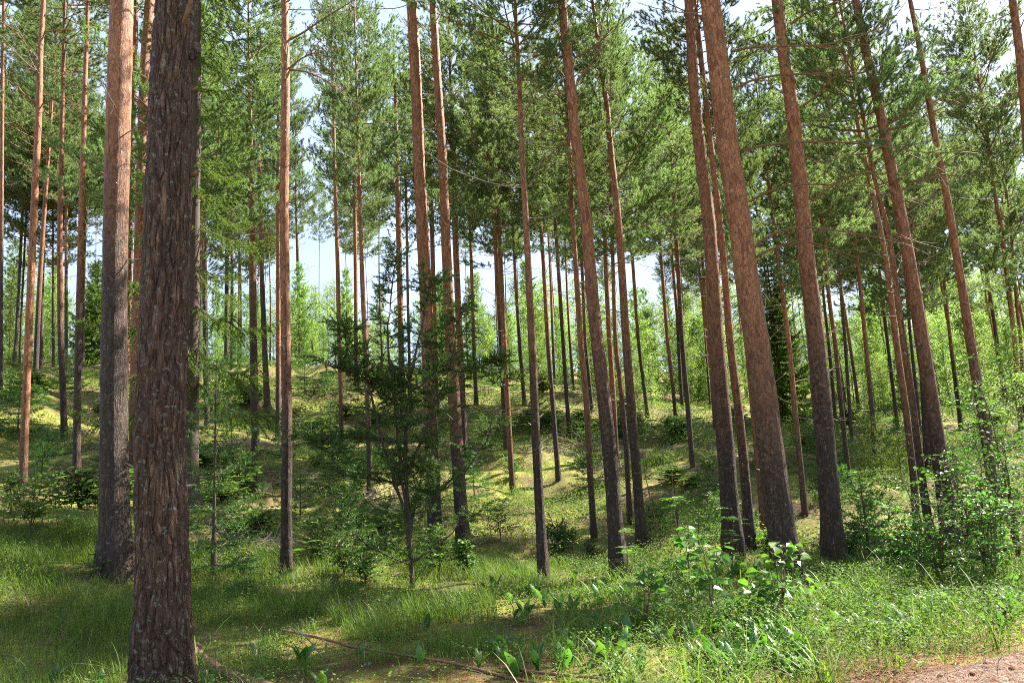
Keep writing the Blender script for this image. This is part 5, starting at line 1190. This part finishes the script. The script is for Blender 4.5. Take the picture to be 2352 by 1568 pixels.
# lily-of-the-valley plants: each one an object, arching lance leaves
def lily_mesh(seed, nl=3, L_=.20):
    r = rng(seed); mb = MB()
    for k in range(nl):
        az = k * 6.28 / nl + r.normal() * .4 + seed; l = L_ * r.uniform(.75, 1.15); w_ = l * r.uniform(.26, .36); n = 8; el = math.radians(r.uniform(66, 86)); P = [np.zeros(3)]; T = []
        for i in range(n):
            e = el - (i / n) ** 1.6 * math.radians(r.uniform(40, 85)); t = np.array([math.cos(e) * math.cos(az), math.cos(e) * math.sin(az), math.sin(e)]); T.append(t); P.append(P[-1] + t * l / n)
        P = np.array(P); P[:, 2] += 0; T.append(T[-1]); f = np.linspace(0, 1, n + 1); W = w_ * np.sin(np.pi * np.clip(f * .93 + .04, 0, 1)) ** .9 * (f > -.1); W[0] = .008; W[-1] = .001
        sd = np.array([-math.sin(az), math.cos(az), 0]); T = np.array(T); N = np.cross(T, sd)
        V = np.stack([P + sd * W[:, None] * .5 - N * W[:, None] * .14, P + sd * W[:, None] * .25 - N * W[:, None] * .04, P, P - sd * W[:, None] * .25 - N * W[:, None] * .04, P - sd * W[:, None] * .5 - N * W[:, None] * .14], 1).reshape(-1, 3)
        i = np.arange(n)[:, None] * 5; j = np.arange(4)[None, :]; mb.add(V, np.stack([i + j, i + j + 1, i + 6 + j, i + 5 + j], -1).reshape(-1, 4))
    return mb
LILY = [lily_mesh(i, [3, 3, 2, 4, 2, 3][i], .21).mesh("lily_leaves", M['lily'], True) for i in range(6)]
r = rng(808)
def lily(x, y, s, i, label="lily of the valley plant with broad arching leaves in the lush patch by the track", group="lily of the valley plants in the lush patch"):
    o = obj("lily_of_the_valley", LILY[i % 6], None, (x, y, float(height(x, y)) - .005)); o.rotation_euler = (r.normal() * .12, r.normal() * .12, r.random() * 6.28); o.scale = (s, s, s); tag(o, label, "plant", group)
cnt = 0
while cnt < 298:
    u = r.uniform(1120, 2350); v = r.uniform(1300, 1560)
    if u < 1600 and r.random() < .55: continue
    if v > 1470 and u > 1900: continue
    p, D = hit(u, v, 3.5)
    if track_side(p[0], p[1]) < .15 or fbm(p[0] / .8, p[1] / .8, 66, 2) < .33: continue
    lily(p[0], p[1], r.uniform(.75, 1.3), cnt); cnt += 1
for i, (u, v, s, lab) in enumerate([(232, 1580, 1.0, "bright broad leaved plant left of the nearest pine's foot at the bottom"), (415, 1590, 1.0, "bright lime leaved plant right before the nearest pine's foot"), (480, 1600, .9, "lime leaved plant near the log at the bottom edge"), (690, 1530, 1.2, "broad leaved plant with hanging blades by the arching twig"), (605, 1585, .9, "upright single leaf plant right of the log"), (740, 1590, .9, "small lime leaf plant below the long fallen branch"),
    (980, 1450, 1.2, "broad leaved plant with three pale leaves in shade before the juniper"), (1060, 1400, 1.1, "broad leaved plant in deep shade right of the juniper's foot"), (965, 1525, .9, "twin leaved lily plant rising behind the long branch"), (120, 1570, 1.0, "dark broad leaf plant at the lower left corner"), (940, 1410, 1.0, "pale leaved plant lit in the shade before the juniper's foot"), (1140, 1360, 1.2, "broad leaved plant with lit leaf tip right of the juniper"), (1180, 1420, 1.0, "broad leaved plant in shadow right of the juniper's shadow"), (830, 1510, .8, "slender leafy plant left of the flat grey stone"), (870, 1470, .8, "narrow leaved plant in the half shade centre"), (1100, 1530, .8, "low rosette plant on the sunny grass by the thin reddish branch")]):
    p, D = hit(u, v, 2.5); lily(p[0], p[1], s, i, lab, None)
